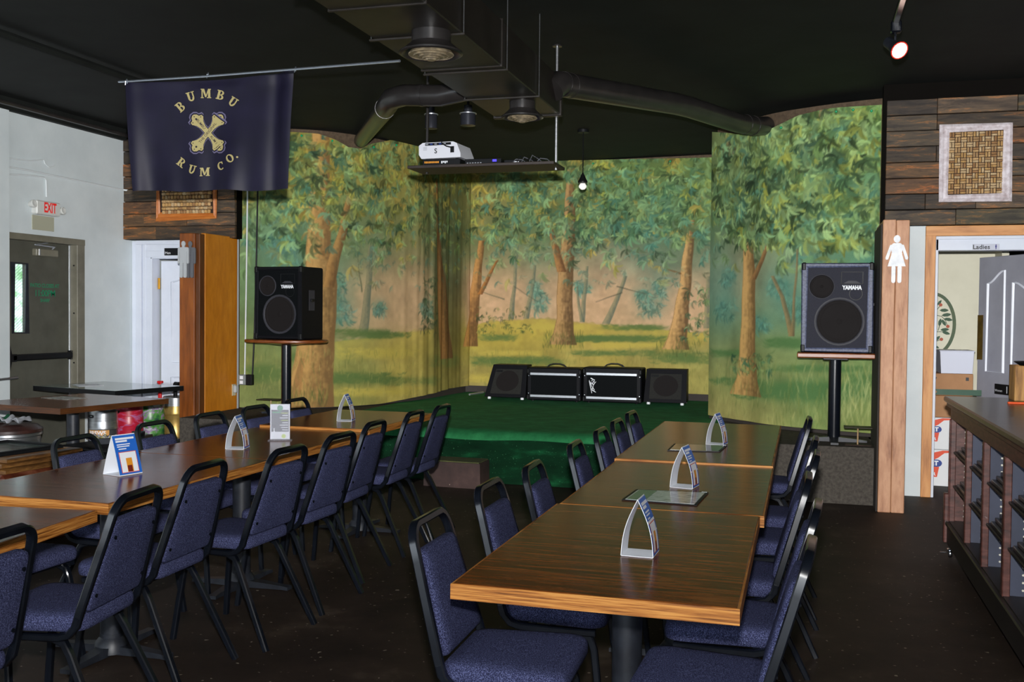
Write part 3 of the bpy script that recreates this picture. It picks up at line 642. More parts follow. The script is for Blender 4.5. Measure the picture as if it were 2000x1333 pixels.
Q = Paint(wS, wX, wY, 1388, 1720, 9)
Q.base([(1400, 262, (116, 128, 78)), (1450, 270, (112, 128, 76)), (1500, 262, (104, 124, 76)), (1580, 230, (108, 132, 80)), (1640, 215, (104, 138, 78)), (1690, 215, (110, 150, 72)),
        (1410, 310, (98, 122, 76)), (1500, 300, (112, 128, 80)), (1580, 300, (124, 146, 92)), (1690, 290, (124, 154, 72)), (1410, 380, (104, 124, 76)), (1500, 380, (98, 124, 80)), (1600, 380, (116, 146, 98)), (1695, 380, (114, 150, 92)),
        (1410, 460, (88, 118, 82)), (1500, 460, (88, 124, 86)), (1600, 450, (108, 144, 106)), (1695, 460, (118, 144, 98)), (1405, 520, (104, 134, 112)), (1440, 530, (176, 156, 118)), (1500, 525, (164, 152, 114)), (1560, 520, (120, 144, 112)), (1640, 500, (84, 130, 104)), (1700, 520, (82, 134, 106)),
        (1405, 580, (98, 136, 118)), (1500, 580, (124, 144, 116)), (1550, 580, (112, 142, 116)), (1710, 580, (86, 134, 98)), (1405, 640, (100, 130, 96)), (1500, 640, (98, 128, 86)), (1555, 640, (110, 136, 86)), (1712, 640, (84, 128, 84)),
        (1410, 700, (140, 144, 86)), (1500, 700, (142, 144, 80)), (1560, 700, (134, 142, 86)), (1700, 710, (134, 148, 86)), (1410, 750, (126, 132, 74)), (1500, 755, (98, 122, 74)), (1600, 760, (98, 128, 74)), (1700, 760, (108, 132, 74)),
        (1410, 805, (172, 156, 92)), (1500, 815, (164, 152, 86)), (1600, 820, (124, 142, 80)), (1700, 835, (138, 144, 80))])
for px, py, rx, ry in ((1420, 600, 16, 22), (1520, 560, 20, 20), (1550, 600, 20, 24), (1490, 630, 18, 12), (1700, 540, 10, 30), (1425, 540, 12, 14)):
    Q.blob(px, py, rx, ry, (80, 132, 116), .55); Q.foliage(30, px-rx, px+rx, py-ry, py+ry, 9, [TEAL, (76, 128, 116), (96, 142, 120)], .5, nl=3)
Q.foliage(520, 1392, 1718, 205, 520, 13, [DK, MG, TEAL, YG, LG, (150, 180, 120)], .7, lambda px, py: 1 if py < 460 else .4)
for a in ((1560, 765, 130, 14, .8), (1430, 690, 40, 6, .5), (1560, 670, 60, 8, .6), (1600, 720, 90, 5, .3), (1690, 740, 30, 8, .5), (1440, 745, 50, 6, .5)):
    Q.shade(a[0], a[1], a[2], a[3], (80, 116, 66), a[4])
Q.trunk([(1604, 214, 7), (1585, 262, 8), (1562, 330, 9)], (158, 122, 84), (110, 86, 58), .8)
Q.trunk([(1424, 262, 12), (1432, 300, 16)], (150, 116, 80), (120, 92, 62), .8)
Q.trunk([(1462, 470, 16), (1464, 540, 24), (1463, 620, 27), (1461, 690, 31), (1460, 740, 40), (1458, 772, 62)], (206, 158, 92), (124, 92, 54))
Q.trunk([(1506, 470, 6), (1490, 510, 9), (1472, 545, 13)], (160, 116, 70), (110, 80, 50))
Q.trunk([(1510, 540, 5), (1530, 580, 8), (1547, 655, 11)], (150, 120, 76), (104, 90, 62), .8); Q.trunk([(1560, 480, 4), (1552, 600, 6), (1549, 655, 8)], (140, 116, 76), (100, 88, 62), .8)
Q.branch((1505, 480), (1545, 240), 1.6, (84, 96, 60)); Q.branch((1515, 460), (1530, 230), 1.4, (84, 96, 60)); Q.branch((1470, 420), (1450, 300), 1.6, (90, 90, 60)); Q.branch((1705, 215), (1702, 520), 1.4, (70, 96, 56))
Q.branch((1668, 220), (1640, 300), 1.2, (90, 104, 60))
Q.foliage(760, 1392, 1718, 205, 480, 13, [DK, DK, MG, TEAL, YG, LG, (156, 184, 120)], .85, nl=5)
Q.foliage(40, 1430, 1510, 690, 730, 8, [(44, 92, 70), MG], .8, nl=4)
Q.grass(520, 1392, 1718, 720, 845, [(80, 104, 52), (110, 124, 62), (190, 184, 116), (150, 150, 80)], (6, 16), .5)
Q.grass(60, 1640, 1715, 760, 840, [(196, 196, 130), (170, 176, 110)], (14, 26), .6)

cloth_m, _nt, _b = new_mat('painted_canvas')
_a = _nt.nodes.new('ShaderNodeAttribute'); _a.attribute_name = 'paint'
_n = _nt.nodes.new('ShaderNodeTexNoise'); _n.inputs['Scale'].default_value = 160; _n.inputs['Detail'].default_value = 2
_tc = _nt.nodes.new('ShaderNodeTexCoord'); _nt.links.new(_tc.outputs['Object'], _n.inputs['Vector'])
_mr = _nt.nodes.new('ShaderNodeMapRange'); _mr.inputs['To Min'].default_value = .86; _mr.inputs['To Max'].default_value = 1.14; _nt.links.new(_n.outputs['Fac'], _mr.inputs['Value'])
_mx = _nt.nodes.new('ShaderNodeVectorMath'); _mx.operation = 'SCALE'; _nt.links.new(_a.outputs['Color'], _mx.inputs[0]); _nt.links.new(_mr.outputs['Result'], _mx.inputs['Scale'])
_nt.links.new(_mx.outputs[0], _b.inputs['Base Color']); _b.inputs['Roughness'].default_value = .85; _b.inputs['Specular IOR Level'].default_value = .15

def cloth(p, name, label, ztop, zbot, fold):
    H = p.H; Wn = p.W; nx, ny = normals2(p.X, p.Y); S = p.S
    zt = np.array([ztop(i) for i in range(Wn)]); zb = np.array([zbot(i) for i in range(Wn)])
    t = np.linspace(0, 1, H)[:, None]; Z = zb[None]*(1-t)+zt[None]*t
    f = fold(S[None, :], Z)
    Xg = p.X[None]+nx[None]*f; Yg = p.Y[None]+ny[None]*f
    co = np.stack([Xg, Yg, Z], -1).reshape(-1, 3)
    iy = np.clip(((Z-ZB)/STEP), 0, H-1.001); i0 = iy.astype(int); fr = (iy-i0)[..., None]; jj = np.arange(Wn)[None].repeat(H, 0)
    col = np.clip(p.A[i0, jj]*(1-fr)+p.A[i0+1, jj]*fr, 0, 255)/255*COLK; col = col*.94+.06*col.mean(-1, keepdims=True)
    col = np.where(col <= .04045, col/12.92, ((col+.055)/1.055)**2.4)
    base = Vector((p.X[Wn//2], p.Y[Wn//2], SZ)); co -= np.array(base)
    idx = np.arange(H*Wn).reshape(H, Wn); q = np.stack([idx[:-1, :-1], idx[:-1, 1:], idx[1:, 1:], idx[1:, :-1]], -1).reshape(-1, 4)
    me = bpy.data.meshes.new(name); me.vertices.add(len(co)); me.vertices.foreach_set('co', co.ravel().astype(np.float32))
    me.loops.add(q.size); me.loops.foreach_set('vertex_index', q.ravel().astype(np.int32))
    me.polygons.add(len(q)); me.polygons.foreach_set('loop_start', np.arange(0, q.size, 4, dtype=np.int32))
    me.update(calc_edges=True); me.shade_smooth()
    at_ = me.color_attributes.new('paint', 'FLOAT_COLOR', 'POINT')
    at_.data.foreach_set('color', np.concatenate([col.reshape(-1, 3), np.ones((H*Wn, 1))], 1).ravel().astype(np.float32))
    me.materials.append(cloth_m); o = bpy.data.objects.new(name, me); COL.objects.link(o); o.location = base
    return tag(o, label, 'backdrop')
COLK = 1.04
def top_curve(p, pts, dflt):
    ss = []; zz = []
    for px, py in pts: a, b = p.m(px, py); ss.append(a); zz.append(b)
    o = np.argsort(ss); ss = np.array(ss)[o]; zz = np.array(zz)[o]
    return lambda i: float(np.interp(p.S[i], ss, zz)) if p.S[i] >= ss[0] else dflt
tc_main = top_curve(P, [(480, 262), (566, 258), (622, 262), (655, 274), (678, 288), (702, 291), (722, 282), (760, 274), (825, 277), (850, 292), (900, 306), (960, 314), (1100, 314), (1392, 308)], 3.35)
tc_wing = top_curve(Q, [(1394, 258), (1450, 262), (1492, 262), (1520, 246), (1560, 226), (1610, 213), (1716, 206)], 3.3)
sb, _ = P.m(838, 760)
fold_main = lambda S, Z: .016+np.exp(-((S-sb-.25)/.7)**2)*(.009*np.sin(S*19+1.6*np.sin(Z*.8))+.006*np.sin(S*31+1.2*np.sin(Z*1.1)+1)+.0035*np.sin(S*53+2))*np.clip((3.5-Z)/1.2, .2, 1)+.006*np.sin(S*5.1+Z*.7)
fold_wing = lambda S, Z: .012+.006*np.sin(S*7+Z*.5)+.004*np.sin(S*17)
bd1 = cloth(P, 'forest_backdrop', 'wide painted canvas backdrop of forest trees and meadow behind the stage', tc_main, lambda i: SZ+.012+.075*min(1, max(0, (mS[i]-1.6)/1.5)), fold_main)
bd2 = cloth(Q, 'forest_backdrop', 'painted forest canvas on the right wing behind the white-lettered speaker', tc_wing, lambda i: SZ+.035, fold_wing)
# green thumb tacks holding the canvas
tk = MB().lathe([(0, -.004), (.012, -.004), (.012, .004), (.006, .012), (0, .012)], 8, M=Matrix.Rotation(math.radians(90), 4, 'X')).build('tack', mat('green_tack', (20, 170, 110), .4), bd2)
first = True
for p, root, pts in ((Q, bd2, [(1530, 250), (1635, 219), (1668, 216), (1704, 218)]), (P, bd1, [(590, 266), (647, 276), (727, 288), (770, 284), (1090, 321), (1160, 320), (1310, 316)])):
    for px, py in pts:
        s_, z_ = p.m(px, py); i = int(np.argmin(abs(p.S-s_))); nx, ny = normals2(p.X, p.Y)
        loc = Vector((p.X[i]+nx[i]*.03, p.Y[i]+ny[i]*.03, z_))-root.location
        if first and root is bd2: tk.location = loc; first = False
        else: shared(tk, 'tack', root, loc)

# ------------------------------------------------------------------ posts, panels and doors at the back
pl = thing('wooden_post', 'red-brown wooden post beside the orange panel', 'post', (-5.86, 8.80, 0))
RB(-5.97, -5.80, 8.752, 8.86, 0, 2.255, .006).build('front_board', post_m, pl, world=True)
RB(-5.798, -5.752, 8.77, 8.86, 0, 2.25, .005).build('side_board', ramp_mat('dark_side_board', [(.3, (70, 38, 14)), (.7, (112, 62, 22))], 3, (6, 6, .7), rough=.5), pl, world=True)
struct('wall_stage_left', RB(-5.80, -5.75, 8.865, 9.46, .0, 2.262, .004), orange_m, 'orange painted side wall between the brown post and the backdrop')
pr = thing('wooden_post', 'tall pale pine post carrying the white woman figure', 'post', (.655, 8.5, 0))
RB(.562, .655, 8.18, 8.90, 0, 2.232, .005).build('plank', postp_m, pr, world=True)
RB(.657, .752, 8.183, 8.90, 0, 2.228, .005).build('plank', postp_m, pr, world=True)
struct('trim_1', RB(.548, .560, 8.20, 8.92, 0, 2.2, .002), basedark_m, 'dark edge strip of the pine post')
struct('trim_2', RB(.951, 1.030, WYR-.03, WYR, 0, 2.245, .004), pine_m, 'knotty pine doorway trim')
struct('trim_3', RB(.951, 2.1, WYR-.032, WYR, 2.165, 2.248, .004), pineh_m, 'knotty pine doorway header')
mb = MB(); mb.rbox(1.031, 1.052, WYR-.02, WYR+.12, 0, 2.163, .003); mb.rbox(1.031, 2.0, WYR-.02, WYR+.12, 2.045, 2.163, .004); mb.rbox(1.031, 2.0, WYR-.03, WYR-.018, 2.135, 2.163, .004); mb.rbox(1.92, 2.0, WYR-.02, WYR+.12, 0, 2.045, .004)
struct('trim_4', mb, whitetrim_m, 'white ladies doorway frame')

def sign_plaque(name, label, c0, c1, z0, z1, y, m): return RB(c0, c1, y-.006, y, z0, z1, .002).build(name, m, origin=None)
# ladies sign
a = at(1899.5, 477, Y=WYR-.036); b = at(1952, 489, Y=WYR-.036)
lp = thing('door_sign', 'small silver Ladies sign on the white doorway header', 'sign', (a.x, WYR-.034, b.z))
RB(a.x, b.x, WYR-.036, WYR-.031, b.z, a.z, .001).build('plate', mat('silver_plate', (186, 190, 204), .4), lp, world=True)
w_ = b.x-a.x; hz = a.z-b.z; cx = a.x+w_*.33; cz = (a.z+b.z)/2
text_mb('Ladies', hz*.95, lambda u, v: (cx+u, WYR-.0375, cz+v), 1.05, .0012).build('lettering', blackprint_m, lp, world=True, smooth=0)
mb = MB(); fx = a.x+w_*.87
mb.prism([(0, .016), (.006, .01), (.005, -.002), (.003, -.004), (.003, -.018), (-.003, -.018), (-.003, -.004), (-.005, -.002), (-.006, .01)], 0, .0006, lambda u, v, d: (fx+u, WYR-.037-d, cz+v)); mb.lathe([(0, 0), (.004, 0), (.004, .001), (0, .001)], 8, c=(fx, WYR-.037, cz+.018), M=Matrix.Rotation(math.radians(90), 4, 'X'))
mb.build('figure', mat('blue_figure', (30, 34, 120), .5), lp, world=True)
# ladies room beyond
LY = 10.35
struct('wall_ladies_room', MB().box(.64, 1.72, LY, LY+.1, 0, CZ).box(.62, .70, WYR+.12, LY+.1, 0, 2.3).box(1.70, 1.76, 10.0, LY+.1, 0, CZ), cream_m, 'cream wall inside the ladies room')
def raised_panel(mb, x0, x1, z0, z1, dip, w=.018, d=.012):
    """a moulded door panel outline in the local x-z plane, front at y=0; dip = how much the top arches toward one side"""
    n = 9; top = [(x0+(x1-x0)*i/n, z1-dip*(.5-.5*math.cos(math.pi*i/n))) for i in range(n+1)]
    path = [(x0, z0), (x1, z0)]+top[::-1]
    mb.sweep([(u, -.001, v) for u, v in path], [(-.0, -w/2), (d, -w/2*.3), (d, w/2*.3), (0, w/2)], ref=(0, -1, 0), closed=True)
# ladies door leaf, swung into the room
hinge = Vector((1.90, WYR+.10, 0)); tip = at(1911, 600, Y=9.93); tip.z = 0; dv = (tip-hinge); Lw = dv.length
ld = bpy.data.objects.new('door_3', None); COL.objects.link(ld); ld.location = tip; ld.rotation_euler = (0, 0, math.atan2(-dv.y, -dv.x)); ld['kind'] = 'structure'; ld['label'] = 'light grey panelled ladies door standing open'
RB(0, Lw, 0, .038, .01, 2.035, .003).build('leaf', greydoor_m, ld)
for i, (x0, x1, dip) in enumerate(((.13, .36, -.11), (.47, Lw-.13, .11))):
    mb = MB(); raised_panel(mb, x0, x1, 1.02, 1.80, dip); mb.build('panel_moulding', lightpost_m, ld)
    mb = MB(); raised_panel(mb, x0, x1, .15, .62, 0); mb.build('panel_moulding', lightpost_m, ld)
a = at(1942, 741, Y=9.6); 
RB(.26, .46, -.008, -.001, .83, .92, .002).build('plaque', blackplastic_m, ld)
text_mb('Women', .03, lambda u, v: (.32+u, -.0095, .862+v)).build('lettering', white_m, ld, smooth=0)
RB(.425, .433, -.0095, -.008, .845, .905, .001).build('figure', white_m, ld)
RB(-.004, .075, -.003, .0, 1.12, 1.52, .001).build('latch_plate', ramp_mat('worn_brass_plate', [(.3, (40, 28, 10)), (.7, (110, 86, 26))], 8, rough=.5), ld)
# painted wreath on the cream wall
wc = at(1822, 634, Y=LY); wr = at(1867, 634, Y=LY).x-wc.x; wh = wc.z-at(1822, 698, Y=LY).z
wt = thing('painted_wreath', 'olive green oval wreath with red berries on the cream wall', 'wall decor', (wc.x, LY-.004, wc.z))
mb = MB(); pts = [(wr*.93*math.cos(t*math.pi/24), 0, wh*.93*math.sin(t*math.pi/24)) for t in range(48)]
mb.sweep(pts, [(.002, -wr*.075), (.002, wr*.075), (-.002, wr*.075), (-.002, -wr*.075)], ref=(0, 1, 0), closed=True); mb.build('ring', ring_m, wt)
wv = lambda cx, cy: at(1780+cx/5.553, 560+cy/5.553, Y=LY-.004)-wt.location
def wleaf(cx, cy, L, ang):
    c = wv(cx, cy); Lf = L/5.553/FPX*10.8; la = math.radians(ang)
    leaf = [(-.5, 0), (-.25, .16), (.1, .2), (.35, .11), (.5, 0), (.35, -.11), (.1, -.2), (-.25, -.16)]
    MB().prism(leaf, -.001, .001, lambda u, v, d: (c.x+(u*math.cos(la)-v*math.sin(la))*Lf, c.y+d, c.z+(u*math.sin(la)+v*math.cos(la))*Lf)).build('leaf', leaf_m, wt)
for q_ in ((305, 175, 62, 55), (355, 258, 82, 0), (380, 308, 88, 8), (400, 357, 80, -10), (310, 390, 76, 80), (352, 392, 74, -60), (362, 468, 80, 5), (375, 503, 78, -18), (282, 565, 70, 48), (268, 655, 62, -22), (200, 250, 70, 100), (190, 420, 70, 160), (180, 560, 70, 200), (130, 330, 70, 120), (120, 480, 70, 210)): wleaf(*q_)
for cx, cy in ((318, 200), (395, 433), (325, 573), (150, 400), (170, 600)):
    c = wv(cx, cy); MB().lathe([(0, -.003), (.016, -.003), (.016, .002), (0, .002)], 10, c=(c.x, c.y-.001, c.z), M=Matrix.Rotation(math.radians(90), 4, 'X')).build('berry', berry_m, wt)
stem = MB()
for pl_ in (((170, 340), (245, 290), (300, 225), (318, 200)), ((170, 340), (260, 308), (330, 325), (370, 370), (395, 433)), ((170, 500), (260, 490), (330, 490)), ((290, 478), (305, 430), (312, 400)), ((170, 620), (245, 605), (325, 573)), ((170, 340), (165, 480), (170, 620))):
    stem.tube([wv(*p_) for p_ in pl_], .003, 5)
stem.build('stems', leaf_m, wt)
# boxes stacked in the doorway
bxy = at(1840, 938, Z=0).y
def pxbox(x0, x1, y0, y1, Y, depth):   # box whose front face shows between two pixels at depth plane Y
    a = at(x0, y0, Y=Y); b = at(x1, y1, Y=Y); return a.x, b.x, Y, Y+depth, b.z, a.z
BY = 9.62
g0 = at(1790, 880, Y=BY).x; g1 = at(1896, 880, Y=BY).x
zA = .0; zB = at(1840, 879, Y=BY).z; zC = at(1840, 816, Y=BY).z; zD = at(1840, 773, Y=BY).z; zE = at(1840, 730, Y=BY).z
LBL = {0: 'white cardboard carton with orange and blue print on the floor, lowest of its stack', 1: 'white cardboard carton with orange and blue print, second from the floor'}
for k, (z0, z1) in enumerate(((zA+.002, zB-.002), (zB+.001, zC-.002))):
    t = thing('product_carton', LBL[k], 'box', ((g0+g1)/2, BY+.18, z0))
    RB(g0, g1, BY, BY+.36, z0, z1, .004).build('carton', boxw_m, t, world=True)
    hh = z1-z0; fn = lambda u, v, d: (1.125+u*hh, BY-.0015-d, z0+v*hh)
    MB().prism([(-.3, .66), (-.05, .70), (.1, .78), (.26, .915), (.58, .945), (.58, .985), (.22, .985), (.02, .93), (-.12, .86), (-.3, .82)], 0, .0008, fn).build('orange_swoosh', boxred_m, t, world=True)
    MB().prism([(-.45, .53)]+[(.08+.12*math.cos(a), .63+.1*math.sin(a)) for a in [-1.57+i*.314 for i in range(11)]]+[(-.45, .73)], .001, .002, fn).build('blue_badge', boxblue_m, t, world=True)
    MB().prism([(-.45, .25), (.08, .25), (.13, .53), (-.45, .53)], 0, .0008, fn).build('red_label', boxred_m, t, world=True)
    text_mb('ET', hh*.17, lambda u, v: fn(.01+u/hh, .625+v/hh, .0028), 1, .003).build('lettering', white_m, t, world=True, smooth=0)
    text_mb('Y', hh*.12, lambda u, v: fn(-.05+u/hh, .45+v/hh, .0016), 1, .002).build('lettering', white_m, t, world=True, smooth=0)
    text_mb('R', hh*.12, lambda u, v: fn(.0+u/hh, .33+v/hh, .0016), 1, .002).build('lettering', white_m, t, world=True, smooth=0)
for k, (z0, z1, lb) in enumerate(((zC+.001, zD-.003, 'plain brown cardboard box on the white cartons'), (zD+.0, zE-.001, 'brown cardboard box with green tape under the white bin'))):
    t = thing('cardboard_box', lb, 'box', ((g0+g1)/2, BY+.2, z0))
    RB(g0-.01, g1+.01, BY+.02, BY+.4, z0, z1, .004).build('box', cardboard_m, t, world=True)
    if k: 
        MB().prism([(1.12, 0), (1.5, 0), (1.5, .05), (1.12, .05), (1.14, .025)], 0, .001, lambda u, v, d: (u, BY+.0185-d, z0+.005+v)).build('green_tape', greenribbon_m, t, world=True)
        text_mb('07', .04, lambda u, v: (1.115+u, BY+.0175, z1-.05+v), 1, .001).build('lettering', blackprint_m, t, world=True, smooth=0)
        RB(g1-.05, g1-.025, BY+.0185, BY+.0195, z1-.06, z1-.03, .0003).build('stamp', blackprint_m, t, world=True)
t = thing('storage_bin', 'translucent white plastic bin on top of the cardboard boxes', 'bin', ((g0+g1)/2+.04, BY+.2, zE))
zF = at(1860, 686, Y=BY).z; b0 = at(1837, 690, Y=BY).x; b1 = at(1904, 690, Y=BY).x
MB().prism([(b0+.012, 0), (b1-.012, 0), (b1, zF-zE), (b0, zF-zE)], 0, .34, lambda u, v, d: (u, BY+.03+d, zE+.001+v)).build('tub', bin_m, t, world=True)
MB().rbox(b0-.006, b1+.006, BY+.02, BY+.38, zF-.006, zF+.004, .003).build('rim', bin_m, t, world=True)

# ---- exit door in the left wall
dr = bpy.data.objects.new('door_1', None); COL.objects.link(dr); dr.location = (XL-.1, 8.15, 0); dr['kind'] = 'structure'; dr['label'] = 'dark grey exit door with narrow window and panic bar'
wy0, wy1, wz0, wz1 = 7.822, 7.985, 1.268, 1.912
xd = XL-.075
mb = MB(); mb.box(xd-.045, xd, DY0+.02, wy0, .003, 2.15); mb.box(xd-.045, xd, wy1, 8.60, .003, 2.15); mb.box(xd-.045, xd, wy0, wy1, .003, wz0); mb.box(xd-.045, xd, wy0, wy1, wz1, 2.15)
mb.build('leaf', door_m, dr, world=True)
mb = MB(); mb.rbox(xd-.01, XL+.012, 8.588, DY1+.01, 0, DZ, .004); mb.rbox(xd-.012, XL+.015, DY0-.013, DY1+.013, 2.135, DZ+.006, .004); mb.rbox(xd-.01, XL+.012, DY0-.012, DY0+.028, 0, DZ, .004)
mb.build('frame', doorframe_m, dr, world=True)
mb = MB()
mb.sweep([(xd, wy0-.008, wz0-.008), (xd, wy1+.008, wz0-.008), (xd, wy1+.008, wz1+.008), (xd, wy0-.008, wz1+.008)], [(-.004, -.014), (.008, -.014), (.008, .014), (-.004, .014)], ref=(1, 0, 0), closed=True); mb.build('window_frame', blackmetal_m, dr, world=True)
B(xd-.03, xd-.024, wy0, wy1, wz0, wz1).build('pane', glass_m, dr, world=True)
mb = MB()
for k in range(-8, 30):
    z = wz0+k*.03
    p0 = [wy0, z]; p1 = [wy1, z+.12]
    if p1[1] < wz0 or p0[1] > wz1: continue
    f0 = max(0, (wz0-z)/.12); f1 = min(1, (wz1-z)/.12)
    if f1-f0 < .05: continue
    mb.tube([(xd-.021, wy0+(wy1-wy0)*f0, z+.12*f0), (xd-.021, wy0+(wy1-wy0)*f1, z+.12*f1)], .0016, 4)
mb.build('wire_mesh', darkgrey_m, dr, world=True)
RB(xd, xd+.006, 8.566, 8.586, .01, 2.13, .001).build('edge_strip', alu_m, dr, world=True)
RB(xd, xd+.055, 8.06, 8.36, 2.0, 2.07, .008).build('closer_body', doorframe_m, dr, world=True)
RB(xd+.055, xd+.06, 8.09, 8.11, 2.005, 2.065, .002).build('closer_cap', alu_m, dr, world=True)
mb = MB(); mb.tube([(xd+.03, 8.30, 2.075), (xd+.06, 8.30, 2.095), (xd+.10, 7.99, 2.10)], .007, 6); mb.tube([(xd+.10, 7.99, 2.10), (xd+.02, 8.25, 2.135)], .006, 6); mb.build('closer_arm', alu_m, dr, world=True)
RB(xd+.02, xd+.07, 7.74, 8.55, 1.0, 1.06, .01).build('panic_bar', blackplastic_m, dr, world=True)
MB().prism([(7.69, -.12), (7.705, -.12), (7.73, -.035), (7.79, -.035), (7.79, .035), (7.73, .035), (7.705, .12), (7.69, .12)], 0, .07, lambda u, v, d: (xd+d, u, 1.03+v)).build('panic_bar_head', blackplastic_m, dr, world=True)
RB(xd, xd+.05, 8.545, 8.565, .985, 1.075, .004).build('panic_bar_bracket', blackplastic_m, dr, world=True)
for txt, z, s in (('PATIO CLOSES AT', 1.715, .052), ('11:00PM', 1.64, .088), ('SHARP', 1.572, .046)):
    text_mb(txt, s, lambda u, v: (xd+.001, 8.235+u, z+v), .92, .001).build('stencil', stencil_m, dr, world=True, smooth=0)
for z in (.95, 1.45, 1.93): MB().lathe([(0, 0), (.009, 0), (.007, .006), (0, .006)], 8, c=(XL-.03, 8.588, z), M=Matrix.Rotation(math.radians(90), 4, 'X')).build('frame_bumper', blackplastic_m, dr, world=True)
# outdoors beyond the exit door glass
tag(B(-13, -7.4, 0, 16, -.1, 0).build('patio_ground', concrete_m), 'pale concrete patio outside the exit door', 'ground', kind='structure')
tag(MB().grid(lambda u, v: (-10.4+.12*math.sin(u*60)+.1*math.sin(v*17+u*40), 3+u*12, v*2.3), 60, 12).build('patio_hedge', hedge_m, origin=(-10.4, 9, 0)), 'green hedge seen through the exit door window', 'hedge')
# exit sign
e0 = at(72, 390, X=-6.98); e1 = at(119, 426, X=-6.98)
ex = thing('exit_sign', 'white emergency exit sign with red EXIT letters over the grey door', 'sign', (XL, (e0.y+e1.y)/2, e1.z))
ez0, ez1 = e1.z+.01, e0.z; ey0, ey1 = e0.y, e1.y
RB(XL, XL+.07, ey0, ey1, ez0, ez1, .012).build('housing', plasticw_m, ex, world=True)
text_mb('EXIT', (ez1-ez0)*.98, lambda u, v: (XL+.0715, (ey0+ey1)/2+.015+u*.62, (ez0+ez1)/2+v), 1.0, .004).build('lettering', exitred_m, ex, world=True, smooth=0)
for yy, zz in ((ey0-.035, ez0+.09), (ey1+.035, ez0+.06)):
    lamp = MB().lathe([(0, -.03), (.025, -.03), (.036, .0), (.038, .02), (.03, .026), (0, .022)], 14, c=(XL+.05, yy, zz), M=Matrix.Rotation(math.radians(80), 4, 'Y')).build('lamp_head', plasticw_m, ex, world=True)
tag(RB(XL, XL+.008, ey0+.01, ey1-.02, ez0-.145, ez0-.006, .002).build('door_placard', beige_m, origin=None), 'blank beige placard under the exit sign', 'placard')
tag(RB(XL+.05, XL+.056, 7.28, 7.50, 1.63, 2.10, .001).build('green_poster', greensign_m), 'green poster cut off at the left edge beside the exit door', 'poster')
tag(MB().tube([(XL+.06, 7.2, .84), (XL+.10, 7.3, .845), (XL+.10, 7.68, .855)], .012, 8).build('wall_rail', steel_m), 'short grey metal rail end before the exit door', 'rail')
# conduits on the left wall
def conduit(name, label, pts, r, m, n=8):
    o = MB().tube(pts, r, n).build(name, m, origin=pts[0]); return tag(o, label, 'conduit')
wp = lambda px, py: at(px, py, X=XL+.012)
conduit('wall_conduit', 'long white conduit running along the left wall above the exit sign', [wp(-60, 312), wp(60, 334), wp(240, 371), at(262, 374, X=XL+.1)], .009, conduit_m)
conduit('wall_conduit', 'short white conduit dropping to the exit sign', [wp(-60, 336), wp(60, 343), wp(86, 347), wp(90, 352), wp(91, 385)], .008, conduit_m)
conduit('wall_cable', 'slack grey cable with a hook above the exit sign', [wp(-60, 296), wp(30, 311), wp(60, 314), wp(85, 312), wp(88, 320), wp(96, 327), wp(106, 323)], .006, conduit_m)
# black trim and pipe where wall meets ceiling, ceiling pipe
struct('trim_5', RB(XL, XL+.06, -4, 9.3, 3.30, CZ, .004), ceil_m, 'black cornice over the white wall')
conduit('ceiling_pipe', 'black pipe running along the top of the white wall', [(XL+.11, 0, 3.36), (XL+.11, 9.25, 3.34)], .022, pipe_m)
conduit('ceiling_pipe', 'black pipe crossing the ceiling left of the banner', [(-5.3, 0, 3.37), (-5.3, 8.4, 3.37)], .028, ceil_m)

# ---- men's door
mb = MB()
x0 = MX0
for (a, b, t) in ((-7.045, x0, .012), (-6.97, -6.90, .05), (-6.89, -6.855, .036), (-6.90, x0, .026)): mb.rbox(a, b, WYL-t, WYL, 0, 2.235 if t < .02 else 2.2, .003)
for (z0, z1, t) in ((2.06, 2.243, .012), (2.06, 2.2, .024), (2.06, 2.13, .032)): mb.rbox(-7.0 if t < .02 else -6.968 if t < .03 else -6.898, -5.98, WYL-t-.0015, WYL, z0+.001, z1, .003)
mb.rbox(x0-.001, x0+.02, WYL-.03, WYL+.11, 0, 2.06, .003); mb.rbox(x0, MX1, WYL-.03, WYL+.11, 2.045, 2.062, .003)
struct('trim_6', mb, whitetrim_m, 'white moulded casing of the men’s door')
dm = bpy.data.objects.new('door_2', None); COL.objects.link(dm); dm.location = (MX0+.05, WYL+.09, 0); dm.rotation_euler = (0, 0, math.radians(7)); dm['kind'] = 'structure'; dm['label'] = 'white panelled men’s door slightly ajar'
RB(0, .76, 0, .035, .01, 2.025, .003).build('leaf', whitetrim_m, dm)
for (a, b, dip) in ((.13, .35, -.06), (.43, .65, .06)):
    mb = MB(); raised_panel(mb, a, b, .92, 1.80, dip); mb.build('panel_moulding', whitetrim_m, dm)
    mb = MB(); raised_panel(mb, a, b, .15, .76, 0); mb.build('panel_moulding', whitetrim_m, dm)
for z in (1.78, .3): MB().tube([(MX0+.035, WYL+.075, z-.06), (MX0+.035, WYL+.075, z+.06)], .014, 10).build('hinge', brass_m, dm, world=True)
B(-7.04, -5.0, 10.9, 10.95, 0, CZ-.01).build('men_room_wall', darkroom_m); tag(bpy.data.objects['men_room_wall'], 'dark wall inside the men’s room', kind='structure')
a = at(321, 485, Y=WYL-.04); b = at(356, 499, Y=WYL-.04)
ms = thing('door_sign', 'black Men sign on the white door header', 'sign', (a.x, WYL-.04, b.z))
RB(a.x, b.x, WYL-.042, WYL-.033, b.z, a.z, .002).build('plate', blackplastic_m, ms, world=True)
text_mb('Men', .04, lambda u, v: (a.x+.045+u, WYL-.0435, b.z+.025+v)).build('lettering', white_m, ms, world=True, smooth=0)
